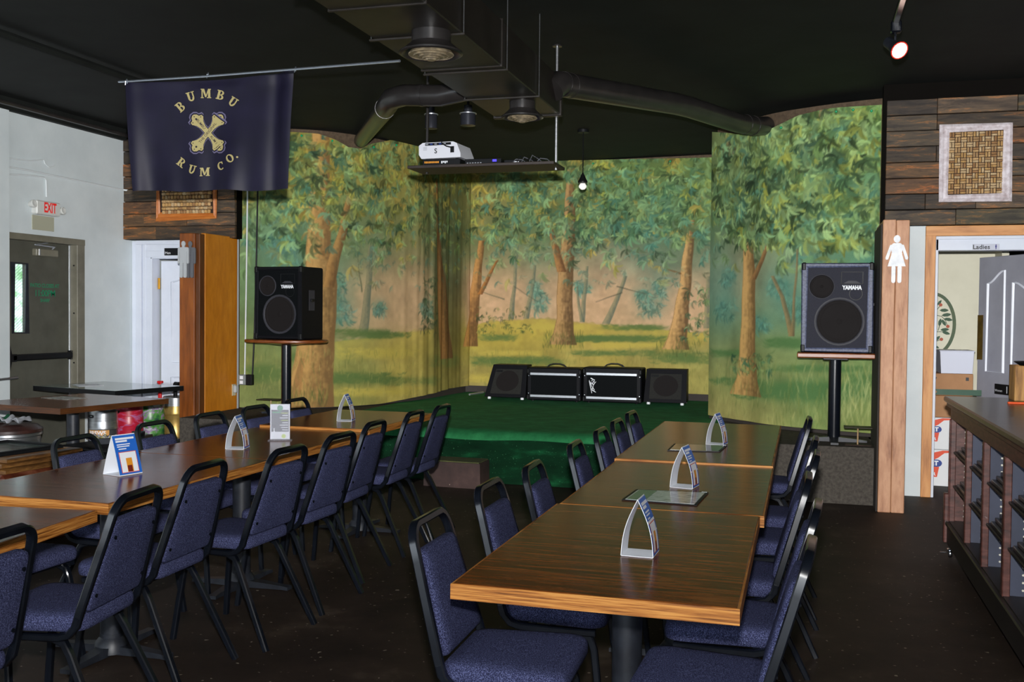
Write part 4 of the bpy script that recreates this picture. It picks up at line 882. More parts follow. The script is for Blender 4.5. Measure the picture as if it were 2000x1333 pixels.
# ---- pictograms
def circle(cx, cy, r, n=16): return [(cx+r*math.cos(2*math.pi*i/n), cy+r*math.sin(2*math.pi*i/n)) for i in range(n)]
def man_polys():
    return [circle(0, .92, .075), [(-.04, .80), (.04, .80), (.05, .86), (-.05, .86)], rp(0, .60, .26, .40, .05), rp(0, .765, .42, .12, .055), rp(-.175, .58, .07, .40, .033), rp(.175, .58, .07, .40, .033), rp(-.073, .24, .115, .48, .045), rp(.073, .24, .115, .48, .045)]
def rp(cx, cy, w, h, r): return [(cx+u, cy+v) for u, v in rounded(w, h, r, 3)]
def woman_polys():
    L = [circle(0, .915, .08), rp(0, .72, .26, .22, .07), [(-.10, .66), (.10, .66), (.21, .345), (-.21, .345)], [(-.13, .60), (.13, .60), (.10, .68), (-.10, .68)]]
    for s in (-1, 1):
        L.append([(s*.09, .80), (s*.16, .79), (s*.265, .52), (s*.25, .48), (s*.20, .49)])
        L.append(rp(s*.07, .18, .095, .36, .04))
    return L
mg = thing('man_figure_sign', 'grey man figure mounted on the red-brown post', 'sign', (-5.93, 8.73, 1.8))
H = at(360, 471, Y=8.72).z-at(360, 543, Y=8.72).z; zc = at(360, 543, Y=8.72).z; xc = at(361.5, 500, Y=8.72).x
for nm, off, y, m in (('figure', 0, 8.700, mouldgrey_m), ('back_figure', .055, 8.732, darkgrey_m)):
    mb = MB()
    for k, pg in enumerate(man_polys()): mb.prism(pg, 0, .012+.0004*k, lambda u, v, d: (xc+off+u*H*.80, y-d, zc+v*H))
    mb.build(nm, m, mg, world=True)
mb = MB(); mb.box(xc-.01, xc+.06, 8.70, 8.752, zc+H*.6, zc+H*.62); mb.build('bracket', darkgrey_m, mg, world=True)
wg = thing('woman_figure_sign', 'white marbled woman figure on the pale pine post', 'sign', (.65, 8.175, 1.8))
zc2 = at(1751, 553, Y=8.17).z; H2 = at(1751, 459, Y=8.17).z-zc2; xc2 = at(1751.5, 500, Y=8.17).x; mb = MB()
for k, pg in enumerate(woman_polys()): mb.prism(pg, 0, .010+.0004*k, lambda u, v, d: (xc2+u*H2*.84, 8.178-d, zc2+v*H2))
mb.build('figure', marble_m, wg, world=True)

# ---- framed cork boards
def cork_board(name, label, x0, x1, z0, z1, y, fm, fw, cl, tiltz=0):
    t = thing(name, label, 'cork art', ((x0+x1)/2, y, z0)); yf = y-.028
    prof = [(0, -fw/2), (.012, -fw/2), (.020, -fw*.25), (.014, 0), (.022, fw*.2), (.010, fw/2), (0, fw/2)]
    c = fw/2; MB().sweep([(x0+c, y, z0+c), (x1-c, y, z0+c), (x1-c, y, z1-c), (x0+c, y, z1-c)], [(-a*1.2, b) for a, b in prof] if False else prof, ref=(0, -1, 0), closed=True).build('frame', fm, t, world=True, smooth=20)
    B(x0+fw*.8, x1-fw*.8, y-.004, y, z0+fw*.8, z1-fw*.8).build('backing', corkback_m, t, world=True)
    return t, x0+fw, x1-fw, z0+fw, z1-fw
ckm = MB().lathe([(0, -.0205), (.0085, -.0205), (.0095, -.018), (.0095, .018), (.0085, .0205), (0, .0205)], 8)
a = at(1834, 245, Y=PYR-.03); b = at(1973, 396, Y=PYR-.03)
t, x0, x1, z0, z1 = cork_board('cork_board', 'whitewashed frame of wine corks in basket weave on the plank wall', a.x+.01, b.x+.005, b.z+.01, a.z+.005, PYR-.026, framew_m, .066, None)
nx_, nz_ = 9, 12; cw = (x1-x0)/nx_; ch = (z1-z0)/nz_
c0 = None
for j in range(nz_):
    for i in range(nx_):
        for k in (-1, 1):
            x = x0+(i+.5)*cw; z = z0+(j+.5)*ch; hor = (i+j) % 2 == 0
            if hor: loc = (x, PYR-.036, z+k*ch*.24); rot = (0, math.radians(90), 0)
            else: loc = (x+k*cw*.24, PYR-.036, z); rot = (0, 0, 0)
            lp_ = Vector(loc)-t.location
            if c0 is None: c0 = ckm.build('cork', cork_m, t); c0.location = lp_; c0.rotation_euler = rot; c0.scale = (cw*.2/.0095,)*2+(ch*.45/.0205,)
            else:
                c = shared(c0, 'cork', t, lp_, rot); c.scale = c0.scale if not hor else (cw*.2/.0095,)*2+(cw*.45/.0205,)
a = at(304, 345, Y=PYL-.04); b = at(424, 427, Y=PYL-.04)
t, x0, x1, z0, z1 = cork_board('cork_board', 'orange wooden frame of stacked wine corks half hidden below the banner', a.x, b.x, b.z, a.z, PYL-.03, frameo_m, .055, None)
rows = 9; rh = (z1-z0)/rows; lrad = rh*.47
for r in range(rows):
    up = r in (0, 2, 4, 6, 8)
    x = x0+.03
    while x < x1-.03:
        st_ = rh*.95 if up else .05
        loc = Vector((x+st_/2, PYL-.046, z0+(r+.5)*rh)) - t.location
        c = shared(c0, 'cork', t, loc, (0, 0 if up else math.radians(90), 0)); c.scale = (rh*.42/.0095, rh*.42/.0095, (rh*.45 if up else .023)/.0205)
        x += st_

# ---- electrics at the backdrop edge
a = at(476.5, 742, Y=9.42)
eb = thing('outlet_box', 'grey double outlet box on the edge of the orange panel', 'outlet', (a.x, 9.40, a.z))
RB(a.x-.04, a.x+.045, 9.37, 9.44, a.z-.052, a.z+.055, .006).build('box', mat('grey_box', (126, 132, 132), .45), eb, world=True)
for dz in (-.025, .025): RB(a.x-.018, a.x+.02, 9.364, 9.37, a.z+dz-.017, a.z+dz+.017, .002).build('socket', white_m, eb, world=True)
a2 = at(491, 742, Y=9.40); tag(RB(a2.x-.035, a2.x+.035, 9.34, 9.40, a2.z-.055, a2.z+.055, .006).build('power_adapter', blackplastic_m, origin=None), 'black power adapter plugged in beside the grey outlet box', 'adapter')
conduit('wall_conduit', 'white vertical conduit at the left edge of the backdrop', [at(484, 330, Y=9.40), at(481, 560, Y=9.40), at(478, 735, Y=9.40)], .008, conduit_m)
conduit('speaker_cable', 'black cable running up behind the left speaker', [at(504, 330, Y=9.42), at(501, 500, Y=9.42), at(497, 650, Y=9.40), at(493, 735, Y=9.39)], .009, blackplastic_m)
a = at(457, 762, X=-5.745)
ob = thing('wall_outlet', 'small outlet with a grey plug low on the orange panel', 'outlet', (-5.75, a.y, a.z))
RB(-5.75, -5.744, a.y-.035, a.y+.035, a.z-.06, a.z+.06, .002).build('plate', mat('almond_plate', (196, 188, 160), .5), ob, world=True)
RB(-5.744, -5.71, a.y-.025, a.y+.025, a.z-.03, a.z+.05, .01).build('plug', mouldgrey_m, ob, world=True)

# ------------------------------------------------------------------ tables
LEGS_L = [y+s*.205 for y in (2.28, 2.965, 3.588, 4.13, 4.687, 5.28, 5.914, 6.374, 3.42, 4.12, 4.808, 5.358, 5.87, 6.457) for s in (-1, 1)]
LEGS_R = [y+s*.205 for y in (2.891, 3.521, 4.024, 4.767, 5.366, 5.867, 6.393, 2.861, 3.474, 4.085, 4.785, 5.363, 6.426) for s in (-1, 1)]
def free_y(cx, y):
    L = LEGS_L if cx < -2 else LEGS_R
    return max([y+.01*k for k in range(-22, 23)], key=lambda q: min(min(abs(q-l) for l in L), .062)-abs(q-y)*.02)
def table(name, label, group, cx, cy, w, l, z, rz=0, ped=(0,), pedx=0):
    """w across x, l along y"""
    t = thing(name, label, 'table', (cx, cy, 0), rz, group); th = .042; eb = .005
    RB(-w/2+eb, w/2-eb, -l/2+eb, l/2-eb, z-th+.002, z, .0015).build('top', top_m, t)
    c = eb/2; s = [(-th/2, -c), (th/2-.001, -c), (th/2, -c+.001), (th/2, c-.001), (th/2-.001, c), (-th/2, c)]
    MB().sweep([(-w/2+c, -l/2+c, z-th/2-.0006), (w/2-c, -l/2+c, z-th/2-.0006), (w/2-c, l/2-c, z-th/2-.0006), (-w/2+c, l/2-c, z-th/2-.0006)], s, ref=(0, 0, 1), closed=True).build('edge_band', edge_m, t, smooth=20)
    for py in ped:
        py = free_y(cx, cy+py)-cy if name == 'dining_table' else py
        MB().lathe([(.048, .03), (.048, z-th-.02)], 20, c=(pedx, py, 0)).build('column', blackmetal_m, t)
        mb = MB()
        for k in range(4):
            a = math.pi/4*0+k*math.pi/2; ca, sa = math.cos(a), math.sin(a)
            P_ = [(0, .03), (.06, .032), (.25, .02), (.29, .026), (.29, -.026), (.25, -.02), (.06, -.032), (0, -.03)]
            vs = [(pedx+u*ca-v*sa, py+u*sa+v*ca, .004) for u, v in P_]+[(pedx+u*ca-v*sa, py+u*sa+v*ca, .045-.08*u) for u, v in P_]; n = len(P_)
            mb.add(vs, [tuple(range(n-1, -1, -1)), tuple(range(n, 2*n))]+[(i, (i+1) % n, n+(i+1) % n, n+i) for i in range(n)])
        mb.lathe([(.075, .01), (.07, .05), (.05, .075), (.05, .09)], 16, c=(pedx, py, 0)); mb.build('base', blackmetal_m, t)
        RB(pedx-.2, pedx+.2, py-.2, py+.2, z-th-.02, z-th+.0015, .004).build('mount_plate', blackmetal_m, t)
    return t
g = 'dark oak tables of the right row'
table('dining_table', 'nearest dark oak table of the right row, showing its pale oak end', g, -.524, 3.17, .762, 1.22, .76)
table('dining_table', 'middle dark oak table of the right row, under the larger printed menu', g, -.512, 4.395, .765, 1.22, .76)
table('dining_table', 'farthest dark oak table of the right row, nearest the stage', g, -.52, 5.96, .77, 1.89, .768, 0, (-.72, .45))
g = 'dark oak tables of the left row'
table('dining_table', 'nearest low dark oak table of the left row, cut off at the left edge', g, -2.80, 2.50, .762, 1.22, .748, math.radians(7))
table('dining_table', 'dark oak table of the left row carrying the blue printed tent card', g, -2.865, 3.80, .762, 1.21, .765, 0, (-.09,))
table('dining_table', 'dark oak table of the left row carrying the acrylic drinks menu', g, -2.905, 5.02, .762, 1.21, .763)
table('dining_table', 'farthest raised dark oak table of the left row, near the stage', g, -2.895, 6.19, .745, 1.10, .778)
# spare tables in the left corner
ang = math.atan2(.19, -.84)-math.pi
table('spare_table', 'dark wooden table in the left corner with printed sheets on it', None, -5.575, 6.75, .98, 1.06, .765, math.radians(-10))
gt = table('spare_table', 'black edged glass topped table before the white door', None, -6.30, 8.12, 1.1, .80, .77, math.radians(-12), pedx=-.22)
for ch in gt.children:
    if ch.name.startswith('top'): ch.data.materials[0] = glasst_m
    if ch.name.startswith('edge_band'): ch.data.materials[0] = blackplastic_m
dark_edge_m = ramp_mat('dark_edge_band', [(.3, (52, 28, 12)), (.7, (104, 60, 26))], 5, (1.2, 1.2, 30), rough=.45)
for o_ in bpy.data.objects:
    if o_.name == 'spare_table':
        for ch in o_.children:
            if ch.name.startswith('edge_band'): ch.data.materials[0] = dark_edge_m
tag(RB(-6.42, -6.10, 6.55, 6.75, .7665, .7685, .0005).build('printed_sheet', paper_m, origin=(-6.2, 6.6, .7665)), 'printed sheet lying on the corner table by the exit door', 'paper')
bpy.data.objects['printed_sheet'].rotation_euler = (0, 0, math.radians(-14)); bpy.data.objects['printed_sheet'].location = (-5.72, 6.82, .7665)
o = tag(RB(-.11, .11, -.14, .14, 0, .002, .0005).build('white_sheet', card_m), 'blank white sheet on the glass topped table', 'paper'); o.location = (-6.52, 8.1, .7715); o.rotation_euler = (0, 0, .9)

# ------------------------------------------------------------------ chairs
K = .29; TZ = .868
def bp(y, z, off=0): # point on the leaning back plane
    return Vector(((TZ-z)*K + off*.96, y, z + off*.28))
def make_chair():
    t = thing('stacking_chair', 'x', 'chair', (0, 0, 0))
    out = [(.425, .20)]; 
    outline = [( .10, -.165), (.10, .165)]
    ol = []
    for cx, cy, r, a0 in ((.155, -.135, .05, 180), (.42, -.155, .055, 270), (.42, .155, .055, 0), (.155, .135, .05, 90)):
        ol += arc((cx, cy), r, a0, a0+90, 5)
    MB().cushion(ol, [(.5, .427), (.93, .4275), (.985, .432), (1.0, .445), (1.0, .462), (.985, .474), (.94, .483), (.8, .489), (.6, .4905), (.3, .492)], lambda u, v, d: (u, v, d)).build('seat', fabric_m, t, smooth=60)
    # padded back
    ol = []
    for cy, cz, r, a0 in ((.152, .515, .02, 270), (.118, .765, .028, 0), (-.118, .765, .028, 90), (-.152, .515, .02, 180)):
        ol += arc((cy, cz), r, a0, a0+90, 4)
    bk = MB().cushion(ol, [(.4, -.0143), (.95, -.0143), (.985, -.0125), (1.0, -.009), (1.0, .010), (.985, .018), (.94, .024), (.75, .0275), (.4, .029)], lambda u, v, d: bp(u, v, d)).build('backrest', fabric_m, t, smooth=50)
    sc0 = None
    for (y, z) in ((.150, .55), (.128, .74), (-.150, .55), (-.128, .74)):
        if sc0 is None: sc0 = MB().lathe([(0, -.004), (.007, -.003), (.007, .001), (0, .001)], 6, M=Matrix.Rotation(math.radians(90), 4, 'Y')).build('screw', frame_m, bk); sc0.location = bp(y, z, -.016)
        else: shared(sc0, 'screw', bk, bp(y, z, -.016))
    # arched back frame
    path = [(.198, .452), (.196, .50), (.178, .64), (.160, .765)]+[(p[0], p[1]) for p in arc((.092, .80), .064, 12, 84, 6)]
    path = path+[(-a, b) for a, b in path[::-1]]
    h, w = .0115, .0135
    sec = [(-w, -h+.004), (-w+.004, -h), (w-.004, -h), (w, -h+.004), (w, h-.004), (w-.004, h), (-w+.004, h), (-w, h-.004)]
    MB().sweep([bp(y, z) for y, z in path], sec, ref=(.96, 0, .28)).build('back_frame', frame_m, t, smooth=40)
    for s in (-1, 1):
        x0 = (TZ-.47)*K
        MB().sweep([(x0-.004, s*.197, .485), (x0+.008, s*.197, .45), (x0+.03, s*.195, .425), (x0+.065, s*.192, .414), (.30, s*.190, .412), (.44, s*.186, .412)], sec, ref=(0, 1, 0)).build('side_rail', frame_m, t, smooth=40)
        MB().sweep([(.30, s*.168, .404), (.215, s*.168, .402), (.178, s*.170, .388), (.155, s*.173, .35), (.07, s*.192, .17), (-.01, s*.21, .0)], sec, ref=(0, 1, 0)).build('leg', frame_m, t, smooth=40)
        MB().sweep([(.305, s*.168, .404), (.385, s*.168, .402), (.420, s*.170, .388), (.434, s*.173, .35), (.458, s*.190, .17), (.478, s*.205, .0)], sec, ref=(0, 1, 0)).build('leg', frame_m, t, smooth=40)
    mb = MB(); mb.rbox(.40, .42, -.18, .18, .405, .428, .003); mb.rbox(.17, .19, -.18, .18, .405, .428, .003); mb.build('seat_frame', frame_m, t)
    return t
proto = make_chair(); used = [False]
def place_chair(x, y, rz, label, group):
    o = proto if not used[0] else copy_tree(proto); used[0] = True
    o.location = (x, y, 0); o.rotation_euler = (0, 0, rz); o['label'] = label; o['group'] = group
    return o
ORD = ['first', 'second', 'third', 'fourth', 'fifth', 'sixth', 'seventh', 'eighth']
rc = random.Random(2); PI = math.pi
gl = 'navy chairs along the left row of tables'; gr_ = 'navy chairs along the right row of tables'
place_chair(-2.13, 2.28, PI+.05, 'navy chair cut off by the left edge, aisle side of the left tables', gl)
for i, (x, y) in enumerate([(-2.173, 2.965), (-2.313, 3.588), (-2.236, 4.13), (-2.246, 4.687), (-2.318, 5.28), (-2.329, 5.914), (-2.313, 6.374)]):
    place_chair(x, y, PI+rc.uniform(-.05, .05)+(.1 if i == 0 else 0), f'navy chair on the aisle side of the left tables, {ORD[i]} whole one from the camera', gl)
place_chair(-3.42, 3.42, rc.uniform(-.05, .05), 'navy chair under the left tables with its back beyond the left edge', gl)
for i, (x, y) in enumerate([(-3.40, 4.12), (-3.448, 4.808), (-3.451, 5.358), (-3.439, 5.87), (-3.457, 6.457)]):
    place_chair(x, y, rc.uniform(-.05, .05), f'navy chair on the kegs side of the left tables, {ORD[i]} back from the camera', gl)
for i, (x, y) in enumerate([(-1.099, 2.891), (-1.104, 3.521), (-1.072, 4.024), (-1.059, 4.767), (-1.051, 5.366), (-1.053, 5.867), (-1.055, 6.393)]):
    place_chair(x, y, rc.uniform(-.04, .04)+(.03 if i == 0 else 0), f'navy chair on the left side of the right tables, {ORD[i]} from the camera', gr_)
for i, (x, y) in enumerate([(.029, 2.861), (.054, 3.474), (.028, 4.085), (.068, 4.785), (.068, 5.363), (.043, 6.426)]):
    place_chair(x, y, PI+rc.uniform(-.04, .04), f'navy chair on the counter side of the right tables, {ORD[i]} from the camera', gr_)

# ------------------------------------------------------------------ things on the tables
def tent_card(label, px, py, ztab, rz, w=.105, h=.172, b=.098, bow=.012, D=None):
    loc = at(px, py, Z=ztab); t = thing('table_tent', label, 'tent card', (loc.x, loc.y, ztab+.0005), rz, 'blue and white tent cards')
    n = 10
    prof_ = lambda u, s: (s*(b/2*(1-u)+bow*math.sin(math.pi*u)), h*u)
    path = [prof_(i/n, -1) for i in range(n+1)]+[prof_(1-i/n, 1) for i in range(1, n+1)]
    MB().sweep([(x, 0, z+.001) for x, z in path], [(-w/2, -.0009), (w/2, -.0009), (w/2, .0009), (-w/2, .0009)], ref=(0, 1, 0)).build('card', card_m, t, smooth=30)
    MB().box(-b/2+.001, b/2-.001, -w/2, w/2, 0, .0018).build('base_flap', card_m, t)
    def patch(nm, u0, u1, v0, v1, m, off):
        nu = 6
        def fn(p, q):
            u = u0+(u1-u0)*p; x, z = prof_(u, 1); return (x+.0012+off, (v0+(v1-v0)*q)*w, z+.001)
        MB().grid(fn, nu, 1).build(nm, m, t)
    patch('print_blue', .02, .99, -.5, .5, blueprint_m, 0)
    patch('print_red_border', .06, .58, -.38, .38, redline_m, .0004)
    patch('print_white_panel', .075, .565, -.355, .355, card_m, .0008)
    patch('print_beer_glass', .08, .42, -.12, .14, amber_m, .0012)
    patch('print_beer_glass', .08, .24, -.10, .10, darkred_m, .0015)
    for k, (u0, u1, v0, v1) in enumerate(((.88, .93, -.40, .42), (.82, .865, -.40, .10), (.75, .775, -.38, .2), (.70, .725, -.38, .16), (.64, .665, -.34, .0))):
        patch('print_text_line', u0, u1, v0, v1, card_m, .0006)
    return t
tent_card('tent card at the near end of the right tables', 1250, 1082, .7605, math.radians(-2), w=.10)
tent_card('tent card on the middle right table behind the larger menu', 1337, 951, .7605, math.radians(-9))
tent_card('tent card farthest along the right tables', 1400, 868, .7685, math.radians(-9))
tent_card('tent card with its blue beer print facing out, nearest on the left tables', 240, 926, .7655, math.radians(-14), w=.12, bow=.002, b=.11)
tent_card('tent card in the middle of the left tables beside the acrylic menu', 464, 876, .7635, math.radians(15))
tent_card('tent card farthest along the left tables', 676, 822, .7785, math.radians(12))
# acrylic menu holder
loc = at(547, 861, Z=.7635)
mh = thing('menu_stand', 'acrylic stand with a dark green drinks menu on the left tables', 'menu stand', (loc.x, loc.y, .7638), math.radians(24))
mw, mhh = .108, .205
RB(-mw/2, mw/2, -.003, .003, .008, mhh, .001).build('sheet', card_m, mh)
RB(-mw/2+.006, mw/2-.006, -.0042, -.003, .05, mhh-.032, .0003).build('print_dark_panel', mat('menu_slate', (38, 52, 58), .4), mh)
MB().lathe([(0, 0), (.016, 0), (.016, .001), (0, .001)], 14, c=(.0, -.0045, mhh-.022), M=Matrix.Rotation(math.radians(90), 4, 'X')).build('print_logo', greenprint_m, mh)
for k in range(8): RB(.012-.014*((k*7) % 3)*.5, mw/2-.01, -.0052, -.0042, .058+k*.0135, .062+k*.0135, .0002).build('print_text_line', (yellowprint_m if k in (4, 7) else card_m), mh)
RB(-mw/2+.012, .005, -.0052, -.0042, mhh-.05, mhh-.042, .0002).build('print_heading', greenprint_m, mh)
MB().prism([(-.04, .012), (-.025, .012), (-.025, .045), (-.03, .055), (-.03, .07), (-.035, .07), (-.035, .055), (-.04, .045)], -.0056, -.0044, lambda u, v, d: (u, d, v)).build('print_bottle', card_m, mh)
MB().lathe([(0, 0), (.012, 0), (.012, .001), (0, .001)], 12, c=(.02, -.0045, .025), M=Matrix.Rotation(math.radians(90), 4, 'X')).build('print_lime', yellowprint_m, mh)
mb = MB(); mb.rbox(-mw/2-.012, mw/2+.012, -.03, .03, 0, .004, .001); mb.rbox(-mw/2-.001, mw/2+.001, -.0075, -.006, .004, mhh, .0005); mb.build('acrylic_holder', clear_m, mh)
# laminated menus on the right tables
def menu(label, c, z, m):
    p = [at(x, y, Z=z) for x, y in c]; o = sum(p, Vector())/4
    t = thing('laminated_menu', label, 'menu', (o.x, o.y, z), 0, 'laminated menus on the right tables')
    MB().prism([(q.x, q.y) for q in p], 0, .003, lambda u, v, d: (u, v, z+.0006+d)).build('sleeve', blackplastic_m, t, world=True)
    q = [o+(k-o)*.92 for k in p]; MB().prism([(k.x, k.y) for k in q], .003, .0038, lambda u, v, d: (u, v, z+.0006+d)).build('page', m, t, world=True)
    e = [q[0]*.72+q[3]*.28, q[0], q[1], q[1]*.72+q[2]*.28]; e = [o+(k-o)*.96 for k in e]
    MB().prism([(k.x, k.y) for k in e], .0038, .0043, lambda u, v, d: (u, v, z+.0006+d)).build('print_green_column', mat('menu_green', (62, 96, 74), .15), t, world=True)
    tip = p[2]; RB(tip.x-.028, tip.x-.006, tip.y-.008, tip.y+.006, z+.004, z+.0052, .0003).build('corner_clip', alu_m, t, world=True)
menu('larger printed menu lying open on the middle right table', [(1214, 978), (1242, 958), (1384, 964), (1361, 989)], .7605, menug_m)
menu('dark printed menu lying near the far end of the right tables', [(1303, 881), (1317, 868), (1420, 872), (1406, 884)], .7685, menud_m)

# ------------------------------------------------------------------ speakers
def driver(mb_s, mb_c, x, z, r, yf):
    Mx = Matrix.Rotation(math.radians(90), 4, 'X')
    mb_s.lathe([(r*1.06, -.004), (r*1.06, .006), (r*.98, .008), (r*.94, .002), (r*.94, -.004)], 28, c=(x, yf, z), M=Mx)
    mb_c.lathe([(r*.94, .001), (r*.88, .005), (r*.8, .002), (r*.30, -.016), (r*.24, -.006), (r*.12, .002), (0, .004)], 28, c=(x, yf-.0005, z), M=Mx)
def pa_speaker(label, loc, rz, w, h, d, edge_m, front_m, flip=False):
    t = thing('loudspeaker', label, 'loudspeaker', loc, rz)
    RB(-w/2, w/2, .02, d, 0, h, .012).build('cabinet', blackvinyl_m, t)
    c = .02; MB().sweep([(-w/2+c, .02, c), (w/2-c, .02, c), (w/2-c, .02, h-c), (-w/2+c, .02, h-c)], [(-.02, -c), (.012, -c), (.018, -c*.4), (.018, c*.6), (.004, c), (-.02, c)], ref=(0, -1, 0), closed=True).build('front_rim', edge_m, t, smooth=25)
    RB(-w/2+.035, w/2-.035, .012, .022, .035, h-.035, .002).build('baffle', front_m, t)
    for sx in (-1, 1):
        for z in (.03, h-.03): RB(sx*w/2-.035 if sx > 0 else -w/2-.004, w/2+.004 if sx > 0 else -w/2+.035, -.002, .05, z-.034, z+.034, .01).build('corner_cap', blackplastic_m, t)
    yf = .012
    for x, z, r in ((.0, h*.345, w*.335), (-w*.22, h*.735, w*.175)):
        s_, c_ = MB(), MB(); driver(s_, c_, x+ (.02 if r > w*.2 else 0), z, r, yf); q = s_.build('driver_ring', surround_m, t, smooth=50); c_.build('driver_cone', cone_m, q, smooth=60)
    MB().lathe([(w*.095, -.002), (w*.095, .004), (w*.085, .004), (w*.08, -.006), (0, -.008)], 20, c=(w*.26, yf, h*.655), M=Matrix.Rotation(math.radians(90), 4, 'X')).build('port', blackplastic_m, t)
    hx0, hx1, hz0, hz1 = w*.05, w*.36, h*.765, h*.90
    mb = MB(); mb.add([(hx0, yf-.001, hz0), (hx1, yf-.001, hz0), (hx1, yf-.001, hz1), (hx0, yf-.001, hz1), (hx0+w*.09, yf+.006, hz0+h*.045), (hx1-w*.09, yf+.006, hz0+h*.045), (hx1-w*.09, yf+.006, hz1-h*.045), (hx0+w*.09, yf+.006, hz1-h*.045)], [(0, 1, 5, 4), (1, 2, 6, 5), (2, 3, 7, 6), (3, 0, 4, 7), (4, 5, 6, 7)])
    mb.build('horn', blackplastic_m, t)
    MB().prism([(hx0+.02, hz0+.004), (hx1-.02, hz0+.004), (hx1-w*.1, hz0+h*.035), (hx0+w*.1, hz0+h*.035)], 0, .003, lambda u, v, q: (u, yf-.002-q, v)).build('horn_lip', surround_m, t)
    text_mb('YAMAHA', h*.062, lambda u, v: ((hx0+hx1)/2+u*.78, yf-.007, h*.722+v), 1, .0025).build('lettering', white_m, t, smooth=0)
    mb = MB(); mb.rbox(w/2-.001, w/2+.003, d*.35, d*.35+.1, h*.40, h*.68, .001); hb = mb.build('side_handle', surround_m, t)
    MB().rbox(w/2+.003, w/2+.02, d*.35+.02, d*.35+.08, h*.52, h*.56, .004).build('grip', blackplastic_m, hb)
    return t
rsz = at(1628, 689, Y=8.62).z
a = at(1564, 690, Y=8.60); b = at(1703, 690, Y=8.60); hsp = at(1632, 515, Y=8.60).z-at(1632, 690, Y=8.60).z
spz = (a.z+b.z)/2
pa_speaker('black loudspeaker with blue-grey edges facing out on the right stand', ((a.x+b.x)/2, 8.58, spz+.005), math.radians(-1), b.x-a.x, hsp, .36, bluevinyl_m, grille_m)
a = at(495, 664, Y=8.95); b = at(592, 664, Y=8.95); hl = at(545, 522, Y=8.95).z-at(545, 664, Y=8.95).z; lz = (a.z+b.z)/2
pa_speaker('dark loudspeaker on the round stand beside the orange panel', ((a.x+b.x)/2, 8.93, lz+.005), math.radians(-6), (b.x-a.x)*1.0, hl, .40, blackvinyl_m, grilleb_m)
def stand(label, x, y, ztop, rx, ry, rnd):
    t = thing('speaker_stand', label, 'stand', (x, y, SZ)); h = ztop-SZ
    if rnd: MB().lathe([(.10, h-.055), (.2, h-.04), (.99, h-.028), (1.0, h-.018), (1.0, h-.008), (.985, h-.001), (0, h-.001)] if False else [(.10/rx, h-.055), (.55, h-.036), (.97, h-.03), (1.0, h-.02), (1.0, h-.008), (.98, h-.001), (0, h-.001)], 40, M=None, sx=rx, sy=ry).build('top', edge2_m, t)
    else: RB(-rx, rx, -ry, ry, h-.042, h-.001, .008).build('top', edge2_m, t); 
    if not rnd: RB(-.1, .1, -.1, .1, h-.06, h-.042, .006).build('mount_plate', blackmetal_m, t)
    MB().lathe([(.05, .03), (.05, h-.05)], 20).build('column', frame_m, t)
    mb = MB()
    for k in range(4):
        an = k*PI/2; ca, sa = math.cos(an), math.sin(an); P_ = [(0, .03), (.06, .035), (.22, .022), (.26, .03), (.26, -.03), (.22, -.022), (.06, -.035), (0, -.03)]
        vs = [(u*ca-v*sa, u*sa+v*ca, .002) for u, v in P_]+[(u*ca-v*sa, u*sa+v*ca, .045-.1*u) for u, v in P_]; n = 8
        mb.add(vs, [tuple(range(7, -1, -1)), tuple(range(8, 16))]+[(i, (i+1) % n, n+(i+1) % n, n+i) for i in range(n)])
    mb.build('base', blackmetal_m, t)
    return t
edge2_m = ramp_mat('stand_top_wood', [(.3, (96, 46, 18)), (.6, (150, 82, 36)), (.8, (190, 118, 60))], 5, (2, 2, 16), 7, .35)
stand('black pedestal stand with a wooden top under the right loudspeaker', .25, 8.76, spz, at(1710, 690, Y=8.6).x-.25, .19, False)
stand('black pedestal stand with an oval wooden top under the left loudspeaker', at(557, 800, Y=9.07).x, 9.09, lz, .43, .33, True)
def t_stand(label, px, py, tpx0, tpx1, tpy):
    p = at(px, py, Z=SZ); t = thing('sign_holder', label, 'holder', (p.x, p.y, SZ)); w = at(tpx1, tpy, Y=p.y).x-at(tpx0, tpy, Y=p.y).x; h = at(px, tpy, Y=p.y).z-SZ
    RB(-.10, .10, -.06, .06, .001, .006, .002).build('base', stepm_m, t); MB().tube([(0, 0, .006), (0, 0, h-.006)], .006, 8).build('rod', mat('tan_rod', (170, 140, 100), .5), t); RB(-w/2, w/2, -.08, .08, h-.006, h, .002).build('plate', shelf_m, t)
t_stand('small metal plate holder beside the right loudspeaker stand', 1675, 870, 1648, 1703, 834)
t_stand('small thin plate holder beside the left loudspeaker stand', 529, 805, 507, 550, 780)

